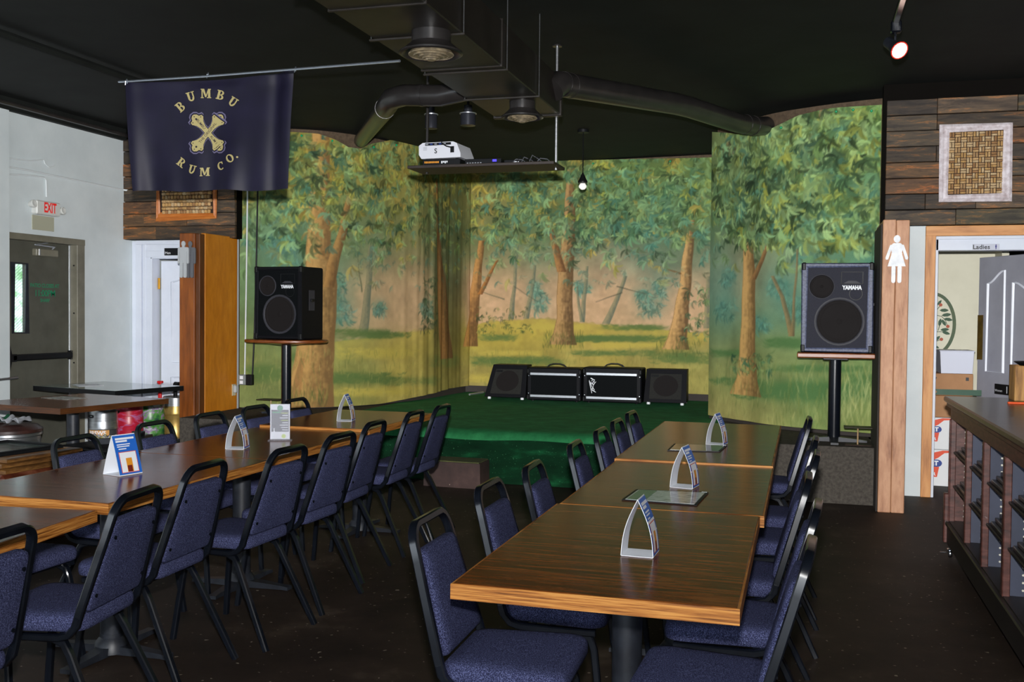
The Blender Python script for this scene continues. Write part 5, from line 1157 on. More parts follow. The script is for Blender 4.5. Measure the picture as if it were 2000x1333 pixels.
# ------------------------------------------------------------------ amplifiers on stage
AY = 11.62
def wedge(label, px0t, px1t, px0b, px1b, pyt, pyb, group):
    q = [at(px0b, pyb, Y=AY), at(px1b, pyb, Y=AY), at(px1t, pyt, Y=AY+.12), at(px0t, pyt, Y=AY+.12)]
    cx = (q[0].x+q[1].x)/2; z0 = SZ+.028; h = (q[2].z+q[3].z)/2-z0
    t = thing('stage_monitor', label, 'monitor', (cx, AY+.2, SZ), 0, group)
    x0, x1, x2, x3 = q[0].x, q[1].x, q[2].x, q[3].x
    vs = [(x0, AY, z0), (x1, AY, z0), (x2, AY+.12, z0+h), (x3, AY+.12, z0+h), (x0+.02, AY+.42, z0), (x1-.02, AY+.42, z0), (x2-.01, AY+.36, z0+h), (x3+.01, AY+.36, z0+h)]
    MB().add(vs, [(0, 1, 2, 3), (5, 4, 7, 6), (4, 0, 3, 7), (1, 5, 6, 2), (3, 2, 6, 7), (4, 5, 1, 0)]).build('cabinet', blackvinyl_m, t, world=True)
    f = lambda u, v, d: Vector(vs[0]).lerp(Vector(vs[1]), u).lerp(Vector(vs[3]).lerp(Vector(vs[2]), u), v)+Vector((0, -1, .26)).normalized()*d
    MB().prism([(.12, .1), (.88, .1), (.88, .86), (.12, .86)], -.001, .006, f).build('grille', greygrille_m, t, world=True)
    MB().prism([(.5+.3*math.cos(a*PI/14), .5+.32*math.sin(a*PI/14)) for a in range(28)], .006, .008, f).build('driver', cone_m, t, world=True)
    MB().prism([(.14, .76), (.32, .76), (.32, .83), (.14, .83)], .006, .009, f).build('badge', blackplastic_m, t, world=True)
    for x in (x0+.05, x1-.05):
        for y in (AY+.04, AY+.36): MB().lathe([(.02, 0), (.022, .014), (.018, .0285)], 10, c=(x, y, SZ)).build('foot', white_m, t, world=True)
gm = 'floor monitors on the stage'
wedge('slanted black stage monitor at the left end of the amplifier line', 964, 1030, 946, 1026, 713, 778, gm)
wedge('black stage monitor at the right end of the amplifier line', 1263, 1342, 1257, 1340, 722, 791, gm)
def peavey(label, px0, px1, pyt, pyb, logo):
    a = at(px0, pyb, Y=AY-.05); b = at(px1, pyb, Y=AY-.05); z1 = at((px0+px1)/2, pyt, Y=AY-.05).z; w = b.x-a.x; h = z1-SZ
    t = thing('speaker_cabinet', label, 'amplifier', ((a.x+b.x)/2, AY-.05, SZ), 0, 'black speaker cabinets between the monitors')
    RB(-w/2, w/2, .0, .34, .012, h, .012).build('cabinet', blackvinyl_m, t)
    RB(-w/2+.05, w/2-.05, -.004, .002, .07, h-.075, .002).build('grille', grilleb_m, t)
    for z in (.062, h-.075): RB(-w/2+.04, w/2-.05, -.012, .001, z-.015, z+.015, .003).build('trim_bar', alu_m, t)
    for sx in (-1, 1):
        for z in (.045, h-.045): RB(sx*w/2-.03 if sx > 0 else -w/2-.004, w/2+.004 if sx > 0 else -w/2+.03, -.008, .04, z-.03, z+.03, .008).build('corner_cap', blackplastic_m, t)
        for z in (.09, h-.1): MB().lathe([(0, 0), (.008, 0), (.006, .004), (0, .005)], 8, c=(sx*(w/2-.02), -.001, z), M=Matrix.Rotation(math.radians(90), 4, 'X')).build('screw', chrome_m, t)
        for y in (.05, .29): MB().lathe([(.018, 0), (.018, .013)], 8, c=(sx*(w/2-.06), y, 0)).build('foot', blackplastic_m, t)
    MB().sweep([(-.12, .15, h), (-.09, .15, h+.028), (-.04, .15, h+.044), (.04, .15, h+.044), (.09, .15, h+.028), (.12, .15, h)], [(-.012, -.005), (.012, -.005), (.012, .005), (-.012, .005)], ref=(0, 1, 0)).build('handle', blackplastic_m, t)
    if logo:   # the angular lightning lettering, standing upright along the left of the grille
        mb = MB(); s = h*.47; ox = -w*.335; oz = h*.5
        def bar(p, q, wd): 
            p, q = Vector(p), Vector(q); n_ = Vector((-(q-p).y, (q-p).x)).normalized()*wd
            mb.prism([tuple(p+n_), tuple(q+n_*.5), tuple(q-n_*.5), tuple(p-n_)], 0, .003, lambda u, v, d: (ox+u*s*.62, -.0045-d, oz+v*s))
        bar((-.30, .28), (-.04, -.48), .045); bar((-.30, .28), (.06, -.20), .03); bar((.06, -.20), (-.12, -.24), .03); bar((-.02, -.28), (.36, -.42), .035)
        bar((.02, -.12), (.24, -.30), .03); bar((.10, .02), (.36, .22), .03); bar((.10, .02), (.08, -.16), .025); bar((-.14, .16), (.08, .04), .03)
        bar((.02, .10), (.16, .28), .03); bar((-.16, .42), (.26, .30), .035); bar((.16, .28), (.24, .10), .025); bar((-.06, .24), (.06, .36), .025)
        mb.build('logo', white_m, t)
peavey('wide black speaker cabinet without a logo between two silver bars', 1029, 1134, 719, 784, False)
peavey('wide black speaker cabinet with a white lightning-style logo', 1138, 1252, 719, 788, True)
conduit('floor_tube', 'short pale tube on the turf left of the amplifier line', [at(917, 771, Z=SZ+.03), at(944, 767, Z=SZ+.03)], .012, alu_m)

# ------------------------------------------------------------------ ducts and fittings overhead
DZ0, DZ1 = 2.90, 3.16; DX0, DX1 = -2.16, -1.68; DYE = 7.02
du = thing('ceiling_duct', 'large black rectangular air duct hanging under the ceiling', 'duct', (-1.92, 2, DZ0))
ys_ = [-3.9, -1.2, 1.3, 3.0, 4.35, 5.55, DYE-.0]
for a, b in zip(ys_[:-1], ys_[1:]):
    RB(DX0, DX1, a+.002, b-.002, DZ0, DZ1, .006).build('duct_section', duct_m, du, world=True)
for y in ys_[1:-1]: RB(DX0-.008, DX1+.008, y-.008, y+.008, DZ0-.008, DZ1+.008, .003).build('seam_flange', duct_m, du, world=True)
RB(DX0-.012, DX1+.012, DYE-.04, DYE+.004, DZ0-.012, DZ1+.012, .004).build('end_flange', alu2_m if False else duct_m, du, world=True)
for y in (4.05, 4.85, 5.62, 6.35):
    for x in (DX0-.012, DX1+.012): MB().tube([(x, y, DZ0-.01), (x, y, CZ)], .003, 6).build('hanger_rod', steel_m, du, world=True)
    RB(DX0-.02, DX1+.02, y-.008, y+.008, DZ0-.014, DZ0-.002, .002).build('hanger_strap', duct_m, du, world=True)
def diffuser(label, px, py, z, r):
    p = at(px, py, Z=z); p.x = min(max(p.x, DX0+.2), DX1-.12)
    t = thing('air_diffuser', label, 'vent', (p.x, p.y, z), 0, 'round vents under the duct')
    MB().lathe([(r*.62, .02), (r*.62, DZ0-z)], 28).build('neck', pipe_m, t)
    MB().lathe([(r*.64, .05), (r*.66, .045), (r*.92, .012), (r, .004), (r, -.004), (r*.93, -.008), (r*.80, .014), (r*.6, .03)], 32).build('flange', pipe_m, t)
    for k, f in enumerate((.72, .56, .42, .28)):
        rr_ = r*f; MB().lathe([(rr_, -.008-.006*k), (rr_-.003, -.011-.006*k), (rr_-.012, .004-.006*k), (rr_-.009, .006-.006*k), (rr_, -.006-.006*k)], 28).build('louvre_ring', ramp_mat('worn_louvre', [(.3, (90, 82, 70)), (.7, (190, 172, 140))], 30, rough=.35) if 'worn_louvre' not in MATS else MATS['worn_louvre'], t)
    MB().lathe([(r*.6, .028), (r*.6, .032), (0, .032)], 24).build('inner_cone', blackplastic_m, t)
    MB().lathe([(0, -.036), (r*.14, -.036), (r*.18, -.028), (0, -.02)], 20).build('louvre_cap', MATS['worn_louvre'], t)
diffuser('large round ceiling vent under the duct, nearer the camera', 842, 104, 2.795, .160)
diffuser('round ceiling vent under the far end of the duct', 1020, 229, 2.80, .140)
def pipe(label, pts, r, joints):
    t = thing('branch_pipe', label, 'duct', pts[0]); 
    MB().tube(pts, r, 20).build('pipe', pipe_m, t, world=True, smooth=50)
    for i, f in joints:
        a, b = Vector(pts[i]), Vector(pts[i+1]); c = a.lerp(b, f); d = (b-a).normalized()
        MB().tube([c-d*.012, c+d*.012], r*1.04, 20).build('joint_band', pipe_m, t, world=True)
m1 = at(704, 276, Y=9.95)
pL = [Vector((DX0+.01, 6.62, 3.04)), at(860, 187, Y=6.62), at(790, 186, Y=6.64), at(765, 193, Y=6.72), at(757, 205, Y=6.85), at(742, 226, Y=7.6), at(705, 274, Y=10.05)]
pipe('round black branch duct reaching the left backdrop', pL, .075, ((4, .3), (1, .5)))
pR = [Vector((DX1-.01, 6.80, 3.03)), at(1092, 163, Y=6.85), at(1110, 167, Y=6.95), at(1320, 203, Y=8.3), at(1345, 209, Y=8.45), at(1440, 240, Y=9.2), at(1478, 247, Y=9.5), at(1496, 246, Y=9.66)]
pipe('round black branch duct running to the right backdrop', pR, .086, ((1, .5), (2, .02), (5, .4), (5, .8)))
def can(label, px, py, Dd, h, r):
    p = at(px, py, D=Dd); t = thing('stage_spotlight', label, 'spotlight', (p.x, p.y, p.z), 0, 'black can spotlights over the stage')
    MB().lathe([(r*.8, 0), (r, .002), (r, h*.58), (r*.96, h*.6)], 20).build('can', mat('satin_black_can', (58, 60, 68), .3, metal=.4) if 'satin_black_can' not in MATS else MATS['satin_black_can'], t)
    MB().lathe([(r*1.12, h*.58), (r*1.14, h*.61), (r*1.1, h*.62)], 20).build('collar', alu_m, t)
    MB().lathe([(r*.55, h*.6), (r*.55, h)], 16).build('socket_housing', MATS['satin_black_can'], t)
    MB().tube([(0, 0, h), (0, 0, CZ-p.z)], .012, 8).build('stem', blackplastic_m, t)
can('black can spotlight beside the left projector rod', 842, 252, 8.9, .21, .055)
can('black can spotlight under the left branch duct', 914, 246, 9.0, .18, .068)
# pendant bulb over the stage
p = at(1138, 371, D=10.6)
t = thing('pendant_lamp', 'bare white bulb hanging on a black cord over the stage', 'lamp', p)
MB().lathe([(0, 0), (.02, .004), (.038, .022), (.042, .04), (.03, .06), (.02, .075)], 16).build('bulb', bulb_m, t)
MB().lathe([(.026, .065), (.05, .072), (.052, .085), (.03, .125), (.016, .16), (.006, .18)], 16).build('socket', blackplastic_m, t)
MB().tube([(0, 0, .17), (0, 0, CZ-p.z)], .006, 6).build('cord', blackplastic_m, t)
MB().lathe([(.06, CZ-p.z-.03), (.06, CZ-p.z)], 16).build('ceiling_rose', blackplastic_m, t)
# right track light
p0 = at(1752, 72, D=6.1); t = thing('track_light', 'lit black track spotlight near the upper right corner', 'spotlight', (p0.x, p0.y, p0.z))
dirv = (at(1768, 106, D=5.95)-at(1738, 84, D=6.1)).normalized(); c = at(1748, 92, D=6.05)
MB().cone_tube(c-dirv*.085, c+dirv*.0, .034, .036, 16).build('body', blackmetal_m, t, world=True)
MB().cone_tube(c, c+dirv*.055, .038, .052, 16).build('hood', blackmetal_m, t, world=True)
MB().cone_tube(c+dirv*.050, c+dirv*.0565, .047, .047, 16).build('lens', lens_m, t, world=True)
MB().tube([c+dirv*.056+Vector((.05*math.cos(a*PI/8)*0, 0, 0)) + dirv.orthogonal().normalized()*.05*math.cos(a*PI/8) + dirv.cross(dirv.orthogonal().normalized())*.05*math.sin(a*PI/8) for a in range(16)], .004, 6, closed=True).build('red_rim', redrim_m, t, world=True)
top_ = Vector((c.x, c.y, CZ)); MB().tube([c+Vector((0, 0, .03)), at(1749, 70, D=6.05), at(1750, 55, D=6.0)], .007, 6).build('stem', blackmetal_m, t, world=True)
RB(*(lambda q: (q.x-.03, q.x+.03, q.y-.03, q.y+.03, q.z-.02, q.z+.05))(at(1750, 58, D=6.0)), .008).build('adapter', frame_m, t, world=True)
q0 = at(1750, 52, D=6.0); 
tr = thing('lighting_track', 'black lighting track fixed to the ceiling at upper right', 'track', (q0.x, q0.y, CZ))
q0 = at(1749, 58, D=6.0)
zt_ = q0.z+.03
RB(q0.x-.018, q0.x+.018, 2.0, q0.y+.06, zt_, zt_+.035, .004).build('rail', frame_m, tr, world=True)
for yy in (2.6, 3.6, 4.6, 5.6): MB().tube([(q0.x, yy, zt_+.03), (q0.x, yy, CZ)], .006, 6).build('suspension_rod', frame_m, tr, world=True)
# banner wire
wA = at(232, 160, D=6.9); wB = Vector((DX0-.002, 6.45, at(780, 118, X=DX0, ).z)); wB = at(781, 119, X=DX0)
conduit('banner_wire', 'silver wire holding the banner to the duct', [wA, wA.lerp(wB, .35)+Vector((0, 0, -.006)), wB], .0075, silver_m, 6)

# ------------------------------------------------------------------ projector shelf
z0 = 2.54; A = at(798, 329, Z=z0); sx0, sx1, sy0, sy1 = -2.80, -1.70, 6.905, 7.24
sh = thing('projector_shelf', 'dark wooden shelf hanging on two rods before the stage', 'shelf', ((sx0+sx1)/2, (sy0+sy1)/2, z0))
RB(sx0, sx1, sy0, sy1, z0, z0+.022, .003).build('board', shelf_m, sh, world=True)
lr = at(823, 330, Z=z0+.01); rr2 = at(1072, 318, Z=z0+.01)
for nm, x, y in (('rod', lr.x, 7.12), ('rod', rr2.x, 7.12)):
    MB().tube([(x, y, z0-.012), (x, y, CZ)], .011, 10).build('rod', blackmetal_m if nm == 'x' else pipe_m if x < -2.3 else steel_m, sh, world=True)
    MB().lathe([(.035, -.01), (.035, 0)], 14, c=(x, y, CZ)).build('ceiling_flange', pipe_m, sh, world=True)
zs = z0+.0225
SHX, SHY = -.095, .27
bk = thing('equipment_case', 'low black case with gold lettering under the projector', 'case', (-2.46, 6.76, zs))
RB(-2.60, -2.31, 6.67, 6.88, zs, zs+.045, .004).build('case', blackplastic_m, bk, world=True)
for k in range(10): RB(-2.585+k*.0115, -2.577+k*.0115, 6.668, 6.67, zs+.016, zs+.030, .0004).build('gold_print', amber_m, bk, world=True)
for k in range(4): RB(-2.455+k*.013, -2.445+k*.013, 6.668, 6.67, zs+.012+.006*(k % 2), zs+.03, .0004).build('white_print', white_m, bk, world=True)
pj = thing('projector', 'white projector marked with a black S on the hanging shelf', 'projector', (-2.455, 6.78, zs+.0455), math.radians(-4))
zb = .0; pw, pd, ph = .33, .25, .115
MB().prism([(-pw/2+.02, 0), (pw/2-.0, 0), (pw/2+.0, .03), (pw/2-.03, ph-.012), (pw/2-.06, ph), (-pw/2+.03, ph), (-pw/2, ph-.02), (-pw/2, .03)], 0, pd, lambda u, v, d: (u, -pd/2+d, v+.004)).build('body', proj_m, pj)
f = lambda x0, x1, z0_, z1_, nm, m, y=-pd/2-.0015: RB(x0, x1, y, -pd/2, z0_, z1_, .0005).build(nm, m, pj)
f(-.115, .09, ph-.018, ph+.0, 'port_strip', blackplastic_m); f(.085, .115, .04, .085, 'power_socket', blackplastic_m)
for k in range(3): f(-.13, -.10, .065+k*.009, .068+k*.009, 'vent_line', greyprint_m)
for k in range(5): RB(-.11+k*.035, -.09+k*.035, -pd/2-.003, -pd/2-.0015, ph-.013, ph-.005, .0005).build('port', (boxblue_m if k % 2 else greyprint_m), pj)
text_mb('S', .05, lambda u, v: (-.03+u, -pd/2-.001, .055+v), 1, .001).build('mark', blackprint_m, pj, smooth=0)
MB().tube([(.02, -pd/2-.004, ph+.02), (.02, -pd/2-.01, ph-.005), (.06, -pd/2-.012, ph-.03), (.098, -pd/2-.012, .075)], .005, 6).build('power_cable', blackplastic_m, pj)
for sx in (-.12, .12): MB().lathe([(.014, 0), (.012, .006)], 10, c=(sx, -.08, -.001)).build('foot', blackplastic_m, pj)
mr = thing('media_receiver', 'slim black receiver with a lit blue display on the hanging shelf', 'receiver', (-2.14, 6.79, zs))
RB(-2.285, -2.01, 6.70, 6.90, zs, zs+.042, .003).build('case', blackplastic_m, mr, world=True)
RB(-2.075, -2.045, 6.6985, 6.7, zs+.018, zs+.034, .0004).build('display', led_m, mr, world=True)
for k in range(6): RB(-2.27+k*.02, -2.258+k*.02, 6.6985, 6.7, zs+.01, zs+.016, .0004).build('button', greyprint_m, mr, world=True)
sb_ = thing('set_top_box', 'small black box with tangled leads at the right of the hanging shelf', 'receiver', (-1.9, 6.8, zs))
RB(-1.995, -1.87, 6.72, 6.88, zs, zs+.03, .003).build('case', blackplastic_m, sb_, world=True)
for k in range(7):
    xx = -1.93+.03*k; MB().tube([(xx, 6.71+.01*(k % 3), zs+.006), (xx+.03, 6.70, zs+.03+.012*((k*5) % 3)), (xx+.07, 6.73, zs+.028), (xx+.10, 6.70, zs+.006)], .0035, 5).build('lead', (blackplastic_m if k % 2 else darkgrey_m), sb_, world=True)
RB(-1.925, -1.885, 6.718, 6.72, zs+.012, zs+.018, .0004).build('label_strip', white_m, sb_, world=True)

for o_ in (bk, pj, mr, sb_): o_.location.x += SHX; o_.location.y += SHY

# ------------------------------------------------------------------ banner
cTL = at(247, 163, D=6.86); cTR = at(577, 139, D=6.66); cBL = at(262, 374, D=6.9); cBR = at(565, 371, D=6.72)
nrm = (cTR-cTL).cross(cBL-cTL).normalized()
if nrm.dot(CO-cTL) < 0: nrm = -nrm
def fpt(u, v, off=0):
    p = cTL.lerp(cTR, u).lerp(cBL.lerp(cBR, u), v)
    edge = math.exp(-((u-.97)/.06)**2)*.03-math.exp(-((u-.90)/.04)**2)*.02+math.exp(-((u-.03)/.05)**2)*.02
    f_ = edge*(1.1-.5*v)+.010*v*math.sin(u*19+v*2)+.012*v*v*math.sin(u*31+1)+.010*math.sin(u*6+v*4)+.012*math.exp(-(v/.06)**2)*math.sin(u*9)
    sag = -.018*math.sin(math.pi*u)*(1-v)+.006*math.sin(u*14)*v
    return p+nrm*(f_+off)+Vector((0, 0, sag))
PXQ = np.array([(247, 163), (577, 139), (262, 374), (565, 371)], float)
def uv(px, py):
    u, v = (px-255)/315, (py-150)/222
    for _ in range(6):
        a, b, c, d = PXQ; p = (a*(1-u)+b*u)*(1-v)+(c*(1-u)+d*u)*v; du = (b-a)*(1-v)+(d-c)*v; dv_ = (c*(1-u)+d*u)-(a*(1-u)+b*u)
        J = np.array([du, dv_]).T; s_ = np.linalg.solve(J, np.array([px, py])-p); u += s_[0]; v += s_[1]
    return u, v
fl = thing('hanging_banner', 'dark navy satin banner with gold crossed emblem hanging from a wire', 'banner', cBL.lerp(cBR, .5))
MB().grid(lambda u, v: fpt(u, 1-v), 110, 60).build('cloth', flag_m, fl, world=True, smooth=180)
def fpx(x, y, off): return fpt(*uv(x, y), off)
def strip(outer, inner):
    n = len(outer); return list(outer)+list(inner), [(i, i+1, n+i+1, n+i) for i in range(n-1)]
def glyph(ch):
    """slab serif capitals as convex pieces in a unit-high cell"""
    q = []
    R4 = lambda x0, x1, y0, y1: q.append([(x0, y0), (x1, y0), (x1, y1), (x0, y1)])
    def bow(cx, cy, rx, ry, wx, wy, a0, a1, n=12):
        o = [(cx+rx*math.cos(math.radians(a0+(a1-a0)*i/n)), cy+ry*math.sin(math.radians(a0+(a1-a0)*i/n))) for i in range(n+1)]
        k = [(cx+(rx-wx)*math.cos(math.radians(a0+(a1-a0)*i/n)), cy+(ry-wy)*math.sin(math.radians(a0+(a1-a0)*i/n))) for i in range(n+1)]
        for i in range(n): q.append([o[i], o[i+1], k[i+1], k[i]])
    if ch == 'B': R4(.10, .34, 0, 1); R4(0, .45, 0, .10); R4(0, .45, .90, 1); R4(.3, .45, .46, .55); bow(.42, .745, .32, .255, .2, .1, -90, 90); bow(.42, .27, .36, .27, .21, .1, -90, 90); w = .8
    if ch == 'R': R4(.10, .34, 0, 1); R4(0, .45, 0, .10); R4(0, .45, .90, 1); R4(.3, .45, .44, .53); bow(.42, .72, .34, .28, .2, .1, -90, 90); q.append([(.36, .50), (.58, .50), (.82, 0), (.58, 0)]); R4(.56, .92, 0, .10); w = .9
    if ch == 'U': R4(.10, .33, .34, 1); R4(.62, .76, .34, 1); R4(0, .44, .90, 1); R4(.52, .88, .90, 1); bow(.43, .36, .33, .36, .20, .15, 180, 360); w = .88
    if ch == 'M': R4(.08, .20, 0, 1); R4(.74, .98, 0, 1); R4(0, .30, 0, .10); R4(.64, 1.06, 0, .10); R4(0, .24, .9, 1); R4(.80, 1.06, .9, 1); q.append([(.12, 1), (.36, 1), (.58, .22), (.46, .10)]); q.append([(.76, 1), (.90, 1), (.56, .10), (.46, .10)]); w = 1.06
    if ch == 'C': bow(.45, .5, .45, .5, .22, .12, 50, 310, 20); R4(.66, .78, .62, .95); w = .8
    if ch == 'O': bow(.45, .5, .45, .5, .22, .12, 0, 360, 28); w = .9
    if ch == '.': q.append([(.15*math.cos(i*PI/4)+.15, .15*math.sin(i*PI/4)+.15) for i in range(8)]); w = .3
    return q, w
def put_glyph(ch, cx, cy, hgt, rot):
    q, w = glyph(ch); mb = MB(); c, s = math.cos(math.radians(rot)), math.sin(math.radians(rot))
    for k, pg in enumerate(q):
        P_ = [((x-w/2)*hgt*1.0, -(y-.5)*hgt) for x, y in pg]
        mb.add([fpx(cx+x*c-y*s, cy+x*s+y*c, .006+.00012*k) for x, y in P_], [tuple(range(len(pg)))])
    return mb.build('lettering', goldprint_m, fl, world=True, smooth=0)
for ch, x, y, r in (('B', 355.5, 205, -40), ('U', 376.5, 184.5, -17), ('M', 405, 178, 0), ('B', 432.5, 181, 15), ('U', 457, 195, 33)): put_glyph(ch, x, y, 18.5, r)
for ch, x, y, r in (('R', 356, 315, 36), ('U', 378, 329, 16), ('M', 402, 335, 0), ('C', 433.5, 324.5, -20), ('O', 453.5, 309, -36)): put_glyph(ch, x, y, 17, r)
put_glyph('.', 467.5, 301, 14, 0)
arm = [(0, 4.5), (14, 4.8), (24, 8), (31, 13.5), (35.5, 13.2), (37, 8), (41.5, 6.5), (45, 2), (45, -2), (41.5, -6.5), (37, -8), (35.5, -13.2), (31, -13.5), (24, -8), (14, -4.8), (0, -4.5)]
for nm, m, off, grow in (('emblem_outline', outline_m, .004, 1.13), ('emblem_gap', flag_m, .005, 1.07), ('emblem', goldprint_m, .006, 1.0)):  # middle layer leaves a navy band between outline and gold emblem
    mb = MB()
    for k, an in enumerate((52, 128, 232, 308)):
        c, s = math.cos(math.radians(an)), math.sin(math.radians(an)); gw = [(x*(1+(grow-1)*.5)+(2 if grow > 1.1 else 1 if grow > 1 else 0), y*grow+math.copysign((grow-1)*14, y)) for x, y in arm]
        half = len(gw)//2
        for i in range(half-1 if False else len(gw)//2-1):
            pg = [gw[i], gw[i+1], gw[-2-i], gw[-1-i]]
            mb.add([fpx(407.5+x*c-y*s, 256.5-(x*s+y*c), off+.0002*k) for x, y in pg], [(0, 1, 2, 3)])
    mb.build(nm, m, fl, world=True, smooth=0)
for txt, an, x, y, sz in (('THE ORIGINAL', 52, 407.5, 256.5, 7.4), ('BUMBU', -52, 394.5, 239, 7.2), ('RUM CO', -52, 421, 274.5, 7.2)):
    c, s = math.cos(math.radians(an)), math.sin(math.radians(an))
    text_mb(txt, sz, lambda u, v: fpx(x+u*c-v*s, y-(u*s+v*c), .0078), 1.0, .02).build('emblem_lettering', flag_m, fl, world=True, smooth=0)
for an in (52, 128, 232, 308):
    c, s = math.cos(math.radians(an)), math.sin(math.radians(an)); mb = MB()
    for (x, y, r) in ((33, 9.5, 1.1), (33, -9.5, 1.1), (41, 0, 1.1), (35, 0, 2.0)):
        mb.add([fpx(407.5+(x+r*math.cos(k*PI/4))*c-(y+r*math.sin(k*PI/4))*s, 256.5-((x+r*math.cos(k*PI/4))*s+(y+r*math.sin(k*PI/4))*c), .0078) for k in range(8)], [tuple(range(8))])
    mb.build('emblem_dots', flag_m, fl, world=True, smooth=0)
for (x, y) in ((247, 161), (406, 148), (577, 137)): 
    p = at(x, y, D=6.8 if x < 500 else 6.68); MB().tube([p+Vector((0, -.012, -.02)), p+Vector((.004, -.016, .004)), p+Vector((0, .004, .022)), p+Vector((-.004, .012, -.004))], .004, 6).build('tie', silver_m, fl, world=True)

# ------------------------------------------------------------------ counter cabinet at right
CX0, CX1, CY0, CY1 = .885, 1.80, 2.9, 6.80
cb = thing('shelf_counter', 'long dark mahogany counter with open shelf bays at the right edge', 'cabinet', (1.3, 4.8, 0))
RB(CX0-.035, CX1, CY0, CY1+.06, .965, 1.0, .008).build('top', cabtop_m, cb, world=True)
RB(CX0-.02, CX1, CY0, CY1+.04, .935, .965, .008).build('top_moulding', cabinet_m, cb, world=True)
RB(CX0, CX1, CY0, CY1, .865, .935, .003).build('top_rail', cabinet_m, cb, world=True)
RB(CX0-.012, CX1, CY0, CY1+.02, .085, .20, .006).build('plinth', cabdark_m, cb, world=True)
RB(CX0-.022, CX1, CY0, CY1+.03, .20, .225, .006).build('plinth_moulding', cabdark_m, cb, world=True)
B(CX0+.38, CX0+.40, CY0, CY1, .2, .93).build('back_panel', cabback_m, cb, world=True)
B(CX0+.03, CX1, CY1-.025, CY1, .2, .93).build('end_panel', cabinet_m, cb, world=True)
B(CX0, CX1, CY0-.004, CY0+.02, .2, .93).build('end_panel', cabinet_m, cb, world=True)
B(CX0, CX0+.38, CY0+.022, CY1-.03, .225, .232).build('bay_floor', cabdark_m, cb, world=True)
stiles = [6.78, 6.115, 5.46, 4.93, 4.36, 3.75, 3.2]
stiles = [CY1-.025]+[at(px, 880, X=CX0).y for px in (1887, 1921, 1963)]
stiles += [stiles[-1]-.56, stiles[-1]-1.12]
for i, y in enumerate(stiles):
    RB(CX0-.003, CX0+.03, y-.024, y+.024, .225, .865, .004).build('stile', cabinet_m, cb, world=True)
    if i == 0: RB(CX0-.008, CX0+.0, y-.012, y+.012, .23, .86, .003).build('stile_bead', cabinet_m, cb, world=True)
    if i: B(CX0+.03, CX0+.38, y-.009, y+.009, .225, .93).build('divider', cabback_m, cb, world=True)
RB(CX0-.03, CX0+.02, CY1-.03, CY1+.025, .09, .40, .006).build('corner_post', cabinet_m, cb, world=True)
pin0 = None
mcount = 0
for i in range(len(stiles)-1):
    ya, yb = stiles[i+1]+.012, stiles[i]-.012
    for k, z in enumerate((.50+.0*i, .73)):
        z = (.455, .665)[k]
        RB(CX0+.015, CX0+.375, ya, yb, z-.014, z, .002).build('shelf', cabdark_m, cb, world=True)
    for z in [.26+.035*q for q in range(17)]:
        if min(abs(z-.455), abs(z-.665)) < .02: continue
        loc = Vector((CX0+.085, stiles[i]-.0105 if i else stiles[i]-.0005, z))-cb.location
        if pin0 is None: pin0 = MB().lathe([(0, -.003), (.0055, -.003), (.0055, .003), (0, .003)], 6, M=Matrix.Rotation(math.radians(90), 4, 'X')).build('peg_hole', pin_m, cb); pin0.location = loc
        else: shared(pin0, 'peg_hole', cb, loc)
rm = random.Random(8)
for i in range(min(4, len(stiles)-1)):
    ya, yb = stiles[i+1]+.03, stiles[i]-.03; yc = (ya+yb)/2; ly = min(.42, yb-ya)
    for k, z in enumerate((.455, .665)):
        for j in range(4):
            o = RB(-.14, .14, -ly/2, ly/2, 0, .019, .003).build('menu_folder', menu_m); o.location = (CX0+.165+.02*j, yc-.006*j, z+.001+.0205*j); o.rotation_euler = (0, 0, rm.uniform(-.015, .015))
            tag(o, f'{["lowest", "second", "third", "topmost"][j]} dark menu folder, {"lower" if k == 0 else "upper"} shelf, {ORD[i]} bay from the counter end', 'folder', f'menu folders in the counter, bay {i+1}, {"lower" if k == 0 else "upper"} shelf')
        o = RB(-.09, .09, -ly*.36, ly*.36, 0, .004, .001).build('wrapped_leaflet', [card_m, yellowprint_m, clear_m, greyprint_m][(i+k) % 4]); o.location = (CX0+.23, yc-.03, z+.085); o.rotation_euler = (0, 0, .12)
        tag(o, f'wrapped leaflet on the {"lower" if k == 0 else "upper"} folder stack, {ORD[i]} bay from the counter end', 'leaflet', 'leaflets on the counter shelves')
o = RB(-.01, .01, -.13, .13, 0, .17, .002).build('cardboard_sheet', cardboard_m); o.location = (CX0+.2, stiles[2]-.3, .234); o.rotation_euler = (0, .25, .2); tag(o, 'loose cardboard sheet standing on the counter floor under the shelves', 'cardboard')
cs = thing('caster', 'x', 'x', (0, 0, 0)); bpy.data.objects.remove(cs)
for (x, y) in ((CX0+.01, CY1-.03), (CX1-.06, CY1-.05), (CX0+.03, CY0+.06), (CX1-.06, CY0+.06)):
    c_ = MB(); c_.lathe([(0, -.012), (.022, -.012), (.026, -.006), (.026, .006), (.022, .012), (0, .012)], 16, c=(x, y, .0265), M=Matrix.Rotation(math.radians(90), 4, 'Y')); c_.tube([(x, y, .05), (x, y, .088)], .008, 8); c_.rbox(x-.017, x+.017, y-.02, y+.02, .046, .056, .004); c_.rbox(x-.06, x-.02, y-.006, y+.006, .028, .034, .002); c_.build('caster', chrome_m, cb, world=True)
p = at(1975, 770, Y=6.7); q = at(2010, 697, Y=6.7)
cr = thing('wooden_crate', 'rough golden wooden crate on the far end of the counter', 'crate', (p.x+.12, 6.68, 1.0005))
